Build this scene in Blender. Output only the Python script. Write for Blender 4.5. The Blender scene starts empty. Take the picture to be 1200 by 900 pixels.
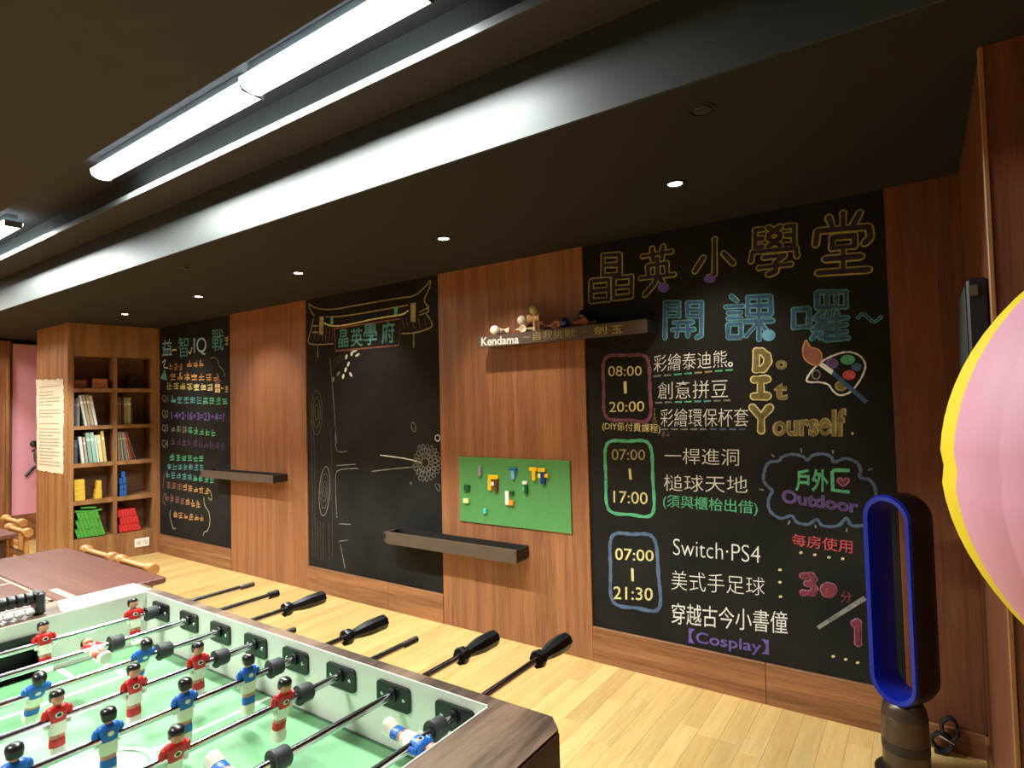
import bpy, math, random
from mathutils import Vector, Matrix
random.seed(7)
PI = math.pi
SC = bpy.context.scene
COL = SC.collection

# ------------------------------------------------------------------ camera
F = 695.64                      # focal length in pixels of a 1200 wide frame
CX = Vector((0.8222425, 0.56865228, -0.02349157))      # camera right in the room
CD = Vector((-0.03998996, 0.01655121, -0.99906299))    # camera down
CF = Vector((-0.56773063, 0.82241148, 0.03634949))     # camera forward
EYE = Vector((0, 0, 1.5))
cam = bpy.data.cameras.new('camera'); cam.sensor_width = 36; cam.lens = F / 1200 * 36
cam.clip_start = 0.05
camo = bpy.data.objects.new('camera', cam); COL.objects.link(camo)
M = Matrix.Identity(4)
for i in range(3):
    M[i][0] = CX[i]; M[i][1] = -CD[i]; M[i][2] = -CF[i]; M[i][3] = EYE[i]
camo.matrix_world = M
SC.camera = camo
# ------------------------------------------------------------------ world, exposure
w = bpy.data.worlds.new('world'); SC.world = w; w.use_nodes = True
w.node_tree.nodes['Background'].inputs[0].default_value = (1, .95, .9, 1)
w.node_tree.nodes['Background'].inputs[1].default_value = 0.012
SC.view_settings.view_transform = 'Standard'; SC.view_settings.look = 'None'
SC.view_settings.gamma = 1; SC.view_settings.use_curve_mapping = False
SC.view_settings.exposure = 0.0
TUBE_W, TUBE_EMIT = 100.0, 12.0
DOWN_W, DOWN_EMIT = 64.0, 30.0
ROOM_W = 26.0

def area_lamp(name, loc, sx, sy, power, color, parent=None, rot=(0, 0, 0), spread=PI):
    l = bpy.data.lights.new(name, 'AREA'); l.shape = 'RECTANGLE'; l.size = sx; l.size_y = sy
    l.energy = power; l.color = color; l.spread = spread
    o = bpy.data.objects.new(name, l); COL.objects.link(o); o.location = loc; o.rotation_euler = rot
    if parent: o.parent = parent
    return o

# ------------------------------------------------------------------ helpers
def at_y(u, v, y):
    r = CX * (u - 600) + CD * (v - 450) + CF * F
    return EYE + r * (y / r.y)

class MB:
    def __init__(s): s.v = []; s.f = []; s.m = []; s.M = Matrix.Identity(4)
    def add(s, vs, fs, m=0):
        b = len(s.v); s.v += [tuple(s.M @ Vector(p)) for p in vs]
        s.f += [tuple(b + i for i in f) for f in fs]; s.m += [m] * len(fs); return s
    def box(s, a, b, m=0, bev=0):
        x0, y0, z0 = a; x1, y1, z1 = b
        if bev:
            e = bev
            vs = []; 
            for z, k in ((z0, 1), (z0 + e, 0), (z1 - e, 0), (z1, 1)):
                d = e if k else 0
                X0, X1, Y0, Y1 = x0 + d, x1 - d, y0 + d, y1 - d
                vs += [(X0 + e, Y0, z), (X1 - e, Y0, z), (X1, Y0 + e, z), (X1, Y1 - e, z), (X1 - e, Y1, z), (X0 + e, Y1, z), (X0, Y1 - e, z), (X0, Y0 + e, z)]
            fs = [tuple(range(7, -1, -1)), tuple(range(24, 32))]
            for r in range(3):
                for i in range(8):
                    j = (i + 1) % 8; fs.append((r * 8 + i, r * 8 + j, r * 8 + 8 + j, r * 8 + 8 + i))
            return s.add(vs, fs, m)
        vs = [(x0, y0, z0), (x1, y0, z0), (x1, y1, z0), (x0, y1, z0), (x0, y0, z1), (x1, y0, z1), (x1, y1, z1), (x0, y1, z1)]
        return s.add(vs, [(0, 3, 2, 1), (4, 5, 6, 7), (0, 1, 5, 4), (1, 2, 6, 5), (2, 3, 7, 6), (3, 0, 4, 7)], m)
    def tube(s, pts, r, n=12, m=0, caps=True):
        pts = [Vector(p) for p in pts]; rs = r if isinstance(r, (list, tuple)) else [r] * len(pts)
        vs = []; up = None
        for i, p in enumerate(pts):
            a = pts[max(i - 1, 0)]; b = pts[min(i + 1, len(pts) - 1)]
            d = (b - a)
            if d.length < 1e-9: d = Vector((0, 0, 1))
            d.normalize()
            if up is None:
                up = Vector((0, 0, 1)) if abs(d.z) < .9 else Vector((1, 0, 0))
            sx = d.cross(up)
            if sx.length < 1e-6: sx = d.orthogonal()
            sx.normalize(); up = sx.cross(d).normalized()
            for k in range(n):
                t = 2 * PI * k / n; vs.append(p + (sx * math.cos(t) + up * math.sin(t)) * rs[i])
        fs = []
        for i in range(len(pts) - 1):
            for k in range(n):
                l = (k + 1) % n; fs.append((i * n + k, i * n + l, i * n + n + l, i * n + n + k))
        if caps: fs += [tuple(range(n - 1, -1, -1)), tuple(range(len(vs) - n, len(vs)))]
        return s.add(vs, fs, m)
    def lathe(s, prof, n=20, m=0, axis='z', c=(0, 0, 0), ms=None):
        vs = []
        for r, h in prof:
            for k in range(n):
                t = 2 * PI * k / n; a, b = max(r, 1e-5) * math.cos(t), max(r, 1e-5) * math.sin(t)
                p = {'z': (a, b, h), 'x': (h, a, b), 'y': (b, h, a)}[axis]
                vs.append((p[0] + c[0], p[1] + c[1], p[2] + c[2]))
        for i in range(len(prof) - 1):
            fs = [(i * n + k, i * n + (k + 1) % n, i * n + n + (k + 1) % n, i * n + n + k) for k in range(n)]
            if i == 0: b = len(s.v); s.add(vs, fs, ms[i] if ms else m)
            else:
                s.f += [tuple(b + q for q in f) for f in fs]; s.m += [ms[i] if ms else m] * len(fs)
        return s
    def ball(s, c, r, n=16, m=0, sc=(1, 1, 1)):
        k = n // 2; prof = [(r * math.sin(PI * i / k), -r * math.cos(PI * i / k)) for i in range(k + 1)]
        T = s.M; s.M = T @ Matrix.Translation(c) @ Matrix.Diagonal((*sc, 1)); s.lathe(prof, n, m); s.M = T; return s
    def build(s, name, mats, parent=None, smooth=None, loc=None):
        me = bpy.data.meshes.new(name); me.from_pydata(s.v, [], s.f); 
        for q in (mats if isinstance(mats, (list, tuple)) else [mats]): me.materials.append(q)
        me.polygons.foreach_set('material_index', s.m)
        me.update()
        o = bpy.data.objects.new(name, me); COL.objects.link(o)
        if smooth: me.shade_smooth(); me.set_sharp_from_angle(angle=math.radians(smooth))
        if parent: o.parent = parent
        if loc is not None: o.location = loc
        return o

def thing(name, label, cat, loc=(0, 0, 0), rz=0, group=None):
    o = bpy.data.objects.new(name, None); COL.objects.link(o); o.empty_display_size = .05
    o.location = loc; o.rotation_euler = (0, 0, rz); return tag(o, label, cat, group)
def tag(o, label, cat, group=None):
    o['label'] = label; o['category'] = cat
    if group: o['group'] = group
    return o
def struct(o): o['kind'] = 'structure'; return o
def dup(root, loc=None, rz=None, label=None):
    r = root.copy(); COL.objects.link(r)
    if loc is not None: r.location = loc
    if rz is not None: r.rotation_euler = (0, 0, rz)
    if label: r['label'] = label
    for ch in list(root.children):
        c = ch.copy(); COL.objects.link(c); c.parent = r
        for g in ch.children:
            d = g.copy(); COL.objects.link(d); d.parent = c
    return r

# ------------------------------------------------------------------ materials
def new_mat(name):
    m = bpy.data.materials.new(name); m.use_nodes = True
    nt = m.node_tree; return m, nt, nt.nodes['Principled BSDF']
def lin(c):
    f = lambda x: x / 12.92 if x <= .04045 else ((x + .055) / 1.055) ** 2.4
    return tuple(f(x / 255) for x in c) + (1,)
def plain(name, c, rough=.5, metal=0, var=.12, scale=40, bump=0, coat=0):
    m, nt, b = new_mat(name); N = nt.nodes; L = nt.links
    tc = N.new('ShaderNodeTexCoord'); no = N.new('ShaderNodeTexNoise'); no.inputs['Scale'].default_value = scale; no.inputs['Detail'].default_value = 3
    L.new(tc.outputs['Object'], no.inputs['Vector'])
    r = N.new('ShaderNodeValToRGB'); k = lin(c)
    r.color_ramp.elements[0].position = .3; r.color_ramp.elements[1].position = .7
    r.color_ramp.elements[0].color = tuple(x * (1 - var) for x in k[:3]) + (1,)
    r.color_ramp.elements[1].color = tuple(min(1, x * (1 + var)) for x in k[:3]) + (1,)
    L.new(no.outputs['Fac'], r.inputs['Fac']); L.new(r.outputs['Color'], b.inputs['Base Color'])
    b.inputs['Roughness'].default_value = rough; b.inputs['Metallic'].default_value = metal
    if coat: b.inputs['Coat Weight'].default_value = coat; b.inputs['Coat Roughness'].default_value = .1
    if bump:
        bp = N.new('ShaderNodeBump'); bp.inputs['Strength'].default_value = bump; bp.inputs['Distance'].default_value = .002
        L.new(no.outputs['Fac'], bp.inputs['Height']); L.new(bp.outputs['Normal'], b.inputs['Normal'])
    return m
def wood(name, dark, light, grain='z', rough=.45, fine=60, rand=0.0, stretch=.04, bump=.15, coat=0, figure=.5):
    m, nt, b = new_mat(name); N = nt.nodes; L = nt.links
    tc = N.new('ShaderNodeTexCoord'); mp = N.new('ShaderNodeMapping')
    sc = {'x': (stretch, 1, 1), 'y': (1, stretch, 1), 'z': (1, 1, stretch)}[grain]
    mp.inputs['Scale'].default_value = sc
    oi = N.new('ShaderNodeObjectInfo'); ad = N.new('ShaderNodeVectorMath'); ad.operation = 'ADD'
    sc2 = N.new('ShaderNodeVectorMath'); sc2.operation = 'SCALE'; sc2.inputs['Scale'].default_value = 13 if rand else 0
    cv = N.new('ShaderNodeCombineXYZ')
    for i in range(3): L.new(oi.outputs['Random'], cv.inputs[i])
    L.new(cv.outputs[0], sc2.inputs[0])
    L.new(tc.outputs['Object'], mp.inputs['Vector']); L.new(mp.outputs[0], ad.inputs[0]); L.new(sc2.outputs[0], ad.inputs[1])
    n1 = N.new('ShaderNodeTexNoise'); n1.inputs['Scale'].default_value = fine * 1.6; n1.inputs['Detail'].default_value = 5; n1.inputs['Roughness'].default_value = .7
    n2 = N.new('ShaderNodeTexNoise'); n2.inputs['Scale'].default_value = fine * .09; n2.inputs['Detail'].default_value = 1
    wv = N.new('ShaderNodeMath'); wv.operation = 'MULTIPLY'; wv.inputs[1].default_value = 26
    sn = N.new('ShaderNodeMath'); sn.operation = 'SINE'
    L.new(ad.outputs[0], n1.inputs['Vector']); L.new(ad.outputs[0], n2.inputs['Vector'])
    L.new(n2.outputs['Fac'], wv.inputs[0]); L.new(wv.outputs[0], sn.inputs[0])
    s1 = N.new('ShaderNodeMath'); s1.operation = 'MULTIPLY_ADD'; s1.inputs[1].default_value = .22 * figure; s1.inputs[2].default_value = 0
    L.new(sn.outputs[0], s1.inputs[0])
    s2 = N.new('ShaderNodeMath'); s2.operation = 'ADD'; L.new(s1.outputs[0], s2.inputs[0]); L.new(n1.outputs['Fac'], s2.inputs[1])
    r = N.new('ShaderNodeValToRGB'); r.color_ramp.elements[0].position = .3; r.color_ramp.elements[1].position = .72
    r.color_ramp.elements[0].color = lin(dark); r.color_ramp.elements[1].color = lin(light)
    L.new(s2.outputs[0], r.inputs['Fac'])
    out = r.outputs['Color']
    if rand:
        hs = N.new('ShaderNodeHueSaturation'); mr = N.new('ShaderNodeMapRange')
        mr.inputs['To Min'].default_value = 1 - rand; mr.inputs['To Max'].default_value = 1 + rand * .6
        L.new(oi.outputs['Random'], mr.inputs['Value']); L.new(mr.outputs[0], hs.inputs['Value']); L.new(out, hs.inputs['Color']); out = hs.outputs['Color']
    L.new(out, b.inputs['Base Color']); b.inputs['Roughness'].default_value = rough
    if coat: b.inputs['Coat Weight'].default_value = coat; b.inputs['Coat Roughness'].default_value = .15
    if bump:
        bp = N.new('ShaderNodeBump'); bp.inputs['Strength'].default_value = bump; bp.inputs['Distance'].default_value = .001
        L.new(n1.outputs['Fac'], bp.inputs['Height']); L.new(bp.outputs['Normal'], b.inputs['Normal'])
    return m
def glow(name, c, s):
    m, nt, b = new_mat(name); b.inputs['Base Color'].default_value = (*c, 1)
    b.inputs['Emission Color'].default_value = (*c, 1); b.inputs['Emission Strength'].default_value = s; return m
def chalk(name, c, dense=.5):
    m, nt, b = new_mat(name); N = nt.nodes; L = nt.links
    tc = N.new('ShaderNodeTexCoord'); no = N.new('ShaderNodeTexNoise'); no.inputs['Scale'].default_value = 260; no.inputs['Detail'].default_value = 2
    n2 = N.new('ShaderNodeTexNoise'); n2.inputs['Scale'].default_value = 22
    L.new(tc.outputs['Object'], no.inputs['Vector']); L.new(tc.outputs['Object'], n2.inputs['Vector'])
    ad = N.new('ShaderNodeMath'); ad.operation = 'MULTIPLY_ADD'; ad.inputs[1].default_value = .6; L.new(n2.outputs['Fac'], ad.inputs[0]); L.new(no.outputs['Fac'], ad.inputs[2])
    r = N.new('ShaderNodeValToRGB'); r.color_ramp.elements[0].position = .80 - dense * .5; r.color_ramp.elements[1].position = 1.08 - dense * .5
    k = lin(c); r.color_ramp.elements[0].color = tuple(x * .30 + .006 for x in k[:3]) + (1,); r.color_ramp.elements[1].color = k
    L.new(ad.outputs[0], r.inputs['Fac']); L.new(r.outputs['Color'], b.inputs['Base Color']); b.inputs['Roughness'].default_value = .95
    return m

W_PANEL = wood('walnut_veneer', (124, 78, 52), (168, 112, 74), 'z', .42, 80, figure=.4, stretch=.03)
W_PANELR = wood('red_veneer_painted_shade', (92, 52, 36), (130, 78, 52), 'z', .42, 80, figure=.35, stretch=.03)  # redder veneer, with the dimness of the right end put into its darker colour
W_PANELH = wood('walnut_veneer_horizontal', (118, 76, 48), (168, 114, 76), 'x', .42, 55)
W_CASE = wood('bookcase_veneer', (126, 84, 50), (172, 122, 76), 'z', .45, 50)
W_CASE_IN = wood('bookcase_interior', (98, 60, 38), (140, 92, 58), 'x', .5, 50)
W_RIM = wood('dark_walnut_laminate', (70, 52, 42), (136, 108, 88), 'y', .35, 42, stretch=.1, figure=.9)
W_DARKRED = wood('dark_cabinet_laminate', (36, 16, 12), (60, 28, 22), 'x', .4, 40)
W_FLOOR = wood('maple_strip', (212, 172, 104), (232, 198, 132), 'y', .38, 34, rand=.14, stretch=.06, figure=.35, coat=.15)
W_TABLE = wood('reddish_table_top', (98, 56, 48), (122, 76, 64), 'x', .38, 40, figure=.4)
W_TABLED = wood('dark_table_wood', (58, 26, 20), (92, 48, 36), 'x', .4, 40)
W_CHAIR = wood('honey_chair_wood', (172, 112, 58), (208, 150, 90), 'x', .4, 40)
W_BOX = wood('orange_puzzle_wood', (150, 82, 48), (190, 118, 74), 'x', .5, 40)
W_KEN = wood('beech_toy_wood', (190, 140, 96), (220, 176, 128), 'z', .5, 60)
M_BOARD = plain('chalkboard_black', (25, 24, 22), .8, var=.6, scale=2.2); M_BOARD.node_tree.nodes['Principled BSDF'].inputs['Specular IOR Level'].default_value = .25
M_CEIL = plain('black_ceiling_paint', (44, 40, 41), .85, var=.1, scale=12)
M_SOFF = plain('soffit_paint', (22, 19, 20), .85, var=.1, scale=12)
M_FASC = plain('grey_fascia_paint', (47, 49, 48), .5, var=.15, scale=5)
M_BACK = plain('dark_backing', (30, 22, 18), .9)
M_WHITE = plain('white_laminate', (236, 236, 228), .3, var=.02)
M_GREEN = plain('playfield_green', (116, 172, 122), .35, var=.06, scale=8)
M_GREEN2 = plain('field_edge_shadow_green', (56, 104, 70), .4, var=.05)
M_LINE = plain('field_line_white', (236, 240, 232), .35, var=.02)
M_CHROME = plain('chromed_steel', (205, 205, 210), .16, 1, var=.03)
M_BLACK = plain('black_plastic', (24, 24, 25), .38, var=.1)
M_RUBBER = plain('dark_grey_rubber', (52, 52, 54), .6, var=.1)
M_RED = plain('red_paint', (196, 30, 30), .4, var=.06)
M_BLUE = plain('blue_paint', (22, 98, 190), .4, var=.06)
M_SKIN = plain('figure_skin', (206, 140, 108), .5, var=.05)
M_CREAM = plain('figure_white', (236, 232, 214), .45, var=.04)
M_HAIR = plain('figure_hair', (30, 27, 26), .3, var=.1)
M_LBRICK = {}

# ------------------------------------------------------------------ the setting
WY = 3.16
o = struct(MB().box((-9.2, -3, -.06), (1.7, 3.4, -.012)).build('floor', plain('floor_underlay', (150, 112, 66), .7)))
FLOOR = o
# maple strips as single pieces where they can be told apart
def plank_mesh(wd, ln):
    mb = MB(); mb.box((0, 0, -.012), (wd - .0006, ln - .0008, 0), bev=.0006); return mb.build('plank', W_FLOOR, FLOOR, loc=(0, 0, -50))
lens = [.46, .62, .8, .95]; protos = [plank_mesh(.095, l) for l in lens]; firsts = [True] * 4
n = 0; x = -6.98; cells = []
while x < .16:
    y = 1.02 - random.random() * .5
    while y < 3.145:
        k = random.randrange(4); l = lens[k]
        if y + l > 3.0: l2 = 3.15 - y; k = min(range(4), key=lambda q: abs(lens[q] - l2)); sy = l2 / lens[k]
        else: sy = 1
        if n < 300:
            if firsts[k]: p = protos[k]; firsts[k] = False
            else: p = protos[k].copy(); COL.objects.link(p)
            p.location = (x, y, 0); p.scale = (1, sy, 1); n += 1
        y += lens[k] * sy
    x += .095
mb = MB(); x = -9.2
while x < 1.7:
    y = -3
    ends = 3.4 if (x < -6.99 or x > .15) else .52
    while y < ends:
        l = min(random.choice(lens), ends - y + .001); mb.box((x, y, -.012), (x + .0938, y + l - .0015, -.0004)); y += l
    x += .095
rest = mb.build('far_plank', W_FLOOR, FLOOR); rest['kind'] = 'stuff'

wb = struct(MB().box((-9.2, WY + .012, 0), (1.7, WY + .15, 2.9)).build('wall_back', M_BACK))
def wall_part(name, a, b, mat, parent=wb): return MB().box(a, b, bev=.002).build(name, mat, parent)
wall_part('wood_panel', (-5.452, WY - .016, 0), (-4.292, WY + .012, 2.45), W_PANEL)
wall_part('wood_panel', (-2.79, WY - .016, 0), (-1.64, WY + .012, 2.45), W_PANEL)
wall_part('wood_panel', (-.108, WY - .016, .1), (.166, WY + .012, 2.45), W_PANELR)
wall_part('wood_panel', (-9.2, WY - .016, 0), (-6.87, WY + .012, 2.45), W_PANEL)
for a, b in ((-6.87, -5.454), (-4.29, -2.792), (-1.638, -.11)):
    mid = a + (b - a) * (.62 if a > -3 else .64)
    wall_part('base_panel', (a, WY - .02, 0), (mid - .0008, WY + .012, .2), W_PANELH)
    wall_part('base_panel', (mid + .0008, WY - .02, 0), (b, WY + .012, .2), W_PANELH)
wall_part('base_panel', (-.108, WY - .03, 0), (.16, WY + .012, .1), W_PANELH)
# right: the wall steps forward
wr = struct(MB().box((.19, 2.06, 0), (1.7, WY + .1, 2.9)).build('wall_right', M_BACK))
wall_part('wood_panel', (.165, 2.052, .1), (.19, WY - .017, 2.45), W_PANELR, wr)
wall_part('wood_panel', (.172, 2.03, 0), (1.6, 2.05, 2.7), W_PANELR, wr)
wall_part('corner_strip', (.160, 2.026, .1), (.172, 2.052, 2.45), W_CASE, wr)
wall_part('base_panel', (.155, 2.052, 0), (.19, WY - .031, .1), W_PANELH, wr)
struct(MB().box((1.6, -3, 0), (1.7, 2.06, 2.9)).build('wall_east', W_PANEL))
struct(MB().box((-9.2, -3.1, 0), (1.7, -3, 2.9)).build('wall_front', plain('front_wall_paint', (150, 120, 96), .8)))
wl = struct(MB().box((-9.2, -3, 0), (-9.1, WY + .1, 2.9)).build('wall_left', M_BACK))
wall_part('wood_panel', (-9.1, -3, 0), (-9.02, 2.40, 2.42), W_PANEL, wl)
wall_part('corner_strip', (-9.1, 2.402, .0), (-8.98, 2.428, 2.42), W_CASE, wl)
wall_part('wood_panel', (-9.1, 2.43, .0), (-9.03, 2.462, 2.42), W_PANEL, wl)
M_PINK = plain('pink_wall_paint', (238, 166, 184), .7, var=.04, scale=2)
wall_part('pink_panel', (-9.1, 2.464, .32), (-9.02, WY - .02, 2.39), M_PINK, wl)
wall_part('base_panel', (-9.1, 2.464, .0), (-9.01, WY - .02, .318), W_PANELH, wl)

# ceiling: low soffit, fascia, middle band, light slot, upper ceiling
Z1, Z2, Z3 = 2.44, 2.72, 2.90
cl = struct(MB().box((-9.2, -3, 2.93), (1.7, 3.4, 3.0)).build('ceiling', M_CEIL))
def cpart(name, a, b, m): return MB().box(a, b).build(name, m, cl)
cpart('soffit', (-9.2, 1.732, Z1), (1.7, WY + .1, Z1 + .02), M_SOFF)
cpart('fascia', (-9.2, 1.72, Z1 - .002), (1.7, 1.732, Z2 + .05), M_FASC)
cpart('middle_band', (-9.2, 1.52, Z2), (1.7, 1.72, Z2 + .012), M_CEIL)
cpart('slot_lip', (-9.2, 1.512, Z2 - .001), (1.7, 1.52, Z2 + .03), M_FASC)
cpart('slot_side', (-9.2, 1.58, Z2 + .012), (1.7, 1.60, 2.93), M_FASC)
cpart('slot_side', (-9.2, 1.14, Z2 + .0), (1.7, 1.155, 2.9), M_CEIL)
cpart('slot_roof', (-9.2, 1.155, Z3), (1.7, 1.58, 2.92), M_CEIL)
cpart('main_ceiling_panel', (-9.2, -3, Z2), (1.7, 1.14, Z2 + .02), M_CEIL)

# fluorescent battens in the slot
M_TUBE = glow('fluorescent_diffuser', (.80, .95, 1.0), TUBE_EMIT)
M_BATTEN = plain('batten_grey', (90, 94, 96), .5)
def batten(x0, x1, yc, label):
    t = thing('fluorescent_batten', label, 'ceiling light', ((x0 + x1) / 2, yc, Z2 + .08), group='fluorescent battens in the ceiling slot')
    h = (x1 - x0) / 2 - .004
    MB().box((-h + .03, -.035, .045), (h - .03, .035, .0999), bev=.004).build('housing', M_BATTEN, t)
    mb = MB(); pr = [(-.055, .044), (-.052, .022), (-.036, .006), (-.012, .0), (.012, .0), (.036, .006), (.052, .022), (.055, .044)]
    vs = [(sx * (h - .004), a, b) for sx in (-1, 1) for a, b in pr]; k = len(pr)
    mb.add(vs, [(i, i + 1, k + i + 1, k + i) for i in range(k - 1)] + [tuple(range(k)), tuple(range(2 * k - 1, k - 1, -1))])
    mb.build('diffuser', M_TUBE, t, smooth=50)
    for sx in (-1, 1): MB().box((sx * h - .004, -.05, .006), (sx * h + .004, .05, .05), bev=.002).build('end_cap', M_BATTEN, t)
    area_lamp('batten_light', (0, 0, -.006), 2 * h, .11, TUBE_W * 2 * h / 1.46, (.93, 1.0, .94), t)
batten(-3.69, -2.225, 1.390, 'glowing fluorescent batten in the ceiling slot, whose left end shows in mid photo')
batten(-2.215, -1.25, 1.372, 'glowing fluorescent batten leaving the photo at its top edge')
batten(-6.57, -5.09, 1.390, 'glowing fluorescent batten at the left edge of the photo, short end in view')

# downlights in the soffit
M_SPOT = glow('downlight_lamp', (1, .93, .82), DOWN_EMIT)
M_TRIM = plain('downlight_trim', (40, 36, 33), .5)
def downlight(x, y, label):
    t = thing('downlight', label, 'ceiling light', (x, y, Z1), group='downlights along the low soffit')
    MB().lathe([(.033, .0), (.047, -.001), (.048, -.004), (.034, -.006), (.030, -.002), (.030, .0)], 24).build('trim_ring', M_TRIM, t, smooth=40)
    MB().lathe([(0, -.0035), (.024, -.003), (.030, -.001), (.030, 0)], 20).build('lamp_face', M_SPOT, t, smooth=40)
    l = bpy.data.lights.new('downlight_beam', 'SPOT'); l.energy = DOWN_W; l.spot_size = math.radians(74); l.spot_blend = 1.0
    l.color = (1, .87, .72); l.shadow_soft_size = .03
    o = bpy.data.objects.new('downlight_beam', l); COL.objects.link(o); o.location = (0, 0, -.012); o.rotation_euler = (math.radians(30), 0, 0); o.parent = t
for x, d in ((-.84, 'downlight in front of the large chalkboard, rightmost of the row'), (-2.16, 'downlight above the wooden toy shelf, second from the right'),
             (-3.47, 'downlight in front of the middle chalkboard'), (-4.77, 'downlight in front of the left wood panel, second from the left'),
             (-6.09, 'downlight in front of the leftmost chalkboard, nearest the bookcase')):
    downlight(x, 2.49, 'small round glowing ' + d)
def sprinkler(x, y, label):
    t = thing('sprinkler_cover', label, 'sprinkler', (x, y, Z1), group='dark round ceiling covers')
    MB().lathe([(0, -.006), (.028, -.006), (.03, -.004), (.03, 0)], 20).build('cover_disc', M_TRIM, t, smooth=40)
    MB().lathe([(.036, -.0), (.036, -.004), (.045, -.003), (.046, 0)], 20).build('rim', M_BLACK, t, smooth=40)
sprinkler(-.547, 1.91, 'dark round sprinkler cover on the soffit beyond the right downlight')
sprinkler(-3.884, 1.92, 'dark round sprinkler cover on the soffit near the left downlights')

# unseen ceiling panels, added to brighten the table, bookcase and pink wall
M_PANEL = glow('fill_panel_diffuser', (1, .9, .76), 5)
def fill_panel(x, y, s, p, label, z=Z2, col=(1, .94, .84), spread=PI):
    t = thing('added_fill_panel', label, 'ceiling light', (x, y, z), group='added unseen ceiling panels')
    MB().box((-s, -s, -.02), (s, s, -.0005), bev=.004).build('frame', M_BATTEN, t)
    MB().box((-s + .02, -s + .02, -.024), (s - .02, s - .02, -.019)).build('diffuser', M_PANEL, t)
    area_lamp('fill_panel_light', (0, 0, -.03), 2 * s, 2 * s, p, col, t, spread=spread)
fill_panel(-1.9, -.75, .28, 60, 'added unseen square fill light over the room behind the camera', col=(.95, 1, .96), spread=math.radians(112))
fill_panel(-6.2, -.4, .28, 60, 'added unseen square fill light over the left tables')
fill_panel(-8.3, 1.0, .2, 50, 'added unseen square fill light near the pink wall')

# ------------------------------------------------------------------ chalkboards
def W(u, v, d=0): p = at_y(u, v, BY); return Vector((p.x, BY - d, p.z))
BY = WY - .004
CH = {k: chalk('chalk_' + k, c, d) for k, c, d in (
    ('white', (225, 226, 220), .55), ('cream', (226, 214, 150), .55), ('yellow', (190, 176, 92), .5), ('olive', (128, 116, 66), .35),
    ('purple', (112, 92, 176), .45), ('plum', (104, 76, 128), .3), ('dusk', (60, 46, 64), .3), ('mauve', (128, 78, 98), .4), ('blue', (104, 168, 200), .5), ('deep_blue', (62, 98, 140), .35), ('slate', (84, 108, 140), .45),
    ('teal', (96, 168, 172), .4), ('green', (92, 184, 138), .5), ('pink', (176, 112, 136), .4), ('red', (206, 84, 88), .45), ('maroon', (130, 50, 66), .35),
    ('brown', (146, 92, 78), .4), ('orange', (200, 146, 88), .5), ('grey', (140, 140, 134), .4), ('faint', (104, 96, 84), .35), ('tan', (176, 160, 112), .45), ('paleblue', (160, 206, 236), .5))}
CUR = None
def ribbon(pts, wd, col, name='chalk_stroke', smooth=True, closed=False, d=.0006, mb=None):
    P = [p if isinstance(p, Vector) else W(*p) for p in pts]
    if closed: P = P + [P[0]]
    if smooth and len(P) > 2:
        Q = []; k = len(P)
        for i in range(k - 1):
            a = P[i - 1] if i > 0 else (P[-2] if closed else P[0]); b = P[i]; c = P[i + 1]
            e = P[i + 2] if i + 2 < k else (P[1] if closed else P[-1])
            for j in range(6):
                t = j / 6; Q.append(.5 * ((2 * b) + (c - a) * t + (2 * a - 5 * b + 4 * c - e) * t * t + (3 * b - a - 3 * c + e) * t ** 3))
        Q.append(P[-1]); P = Q
    own = mb is None
    if own: mb = MB()
    vs = []
    for i, p in enumerate(P):
        t = P[min(i + 1, len(P) - 1)] - P[max(i - 1, 0)]
        if t.length < 1e-9: t = Vector((1, 0, 0))
        t.normalize(); nn = Vector((-t.z, 0, t.x)) * wd / 2 * (1 + .18 * math.sin(i * 1.7 + p.x * 31))
        q = Vector((p.x, BY - d, p.z)); vs += [q + nn, q - nn]
    mb.add(vs, [(2 * i, 2 * i + 2, 2 * i + 3, 2 * i + 1) for i in range(len(P) - 1)])
    if own: return mb.build(name, CH[col], CUR)
def blob(pts, col, name='chalk_fill', d=.0004, mb=None):
    P = [W(*p) for p in pts]; own = mb is None
    if own: mb = MB()
    mb.add([Vector((p.x, BY - d, p.z)) for p in P], [tuple(range(len(P)))])
    if own: return mb.build(name, CH[col], CUR)
def ell(cx, cy, rx, ry, rot=0, n=16):
    return [(cx + rx * math.cos(t) * math.cos(rot) - ry * math.sin(t) * math.sin(rot), cy + rx * math.cos(t) * math.sin(rot) + ry * math.sin(t) * math.cos(rot)) for t in [2 * PI * i / n for i in range(n)]]
def text_mesh(s, off):
    c = bpy.data.curves.new('lettering', 'FONT'); c.body = s; c.offset = off; c.resolution_u = 4
    o = bpy.data.objects.new('lettering', c); COL.objects.link(o)
    dg = bpy.context.evaluated_depsgraph_get(); me = o.evaluated_get(dg).to_mesh()
    vs = [v.co.copy() for v in me.vertices]; fs = [tuple(p.vertices) for p in me.polygons]
    o.evaluated_get(dg).to_mesh_clear(); bpy.data.objects.remove(o); bpy.data.curves.remove(c); return vs, fs
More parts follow.
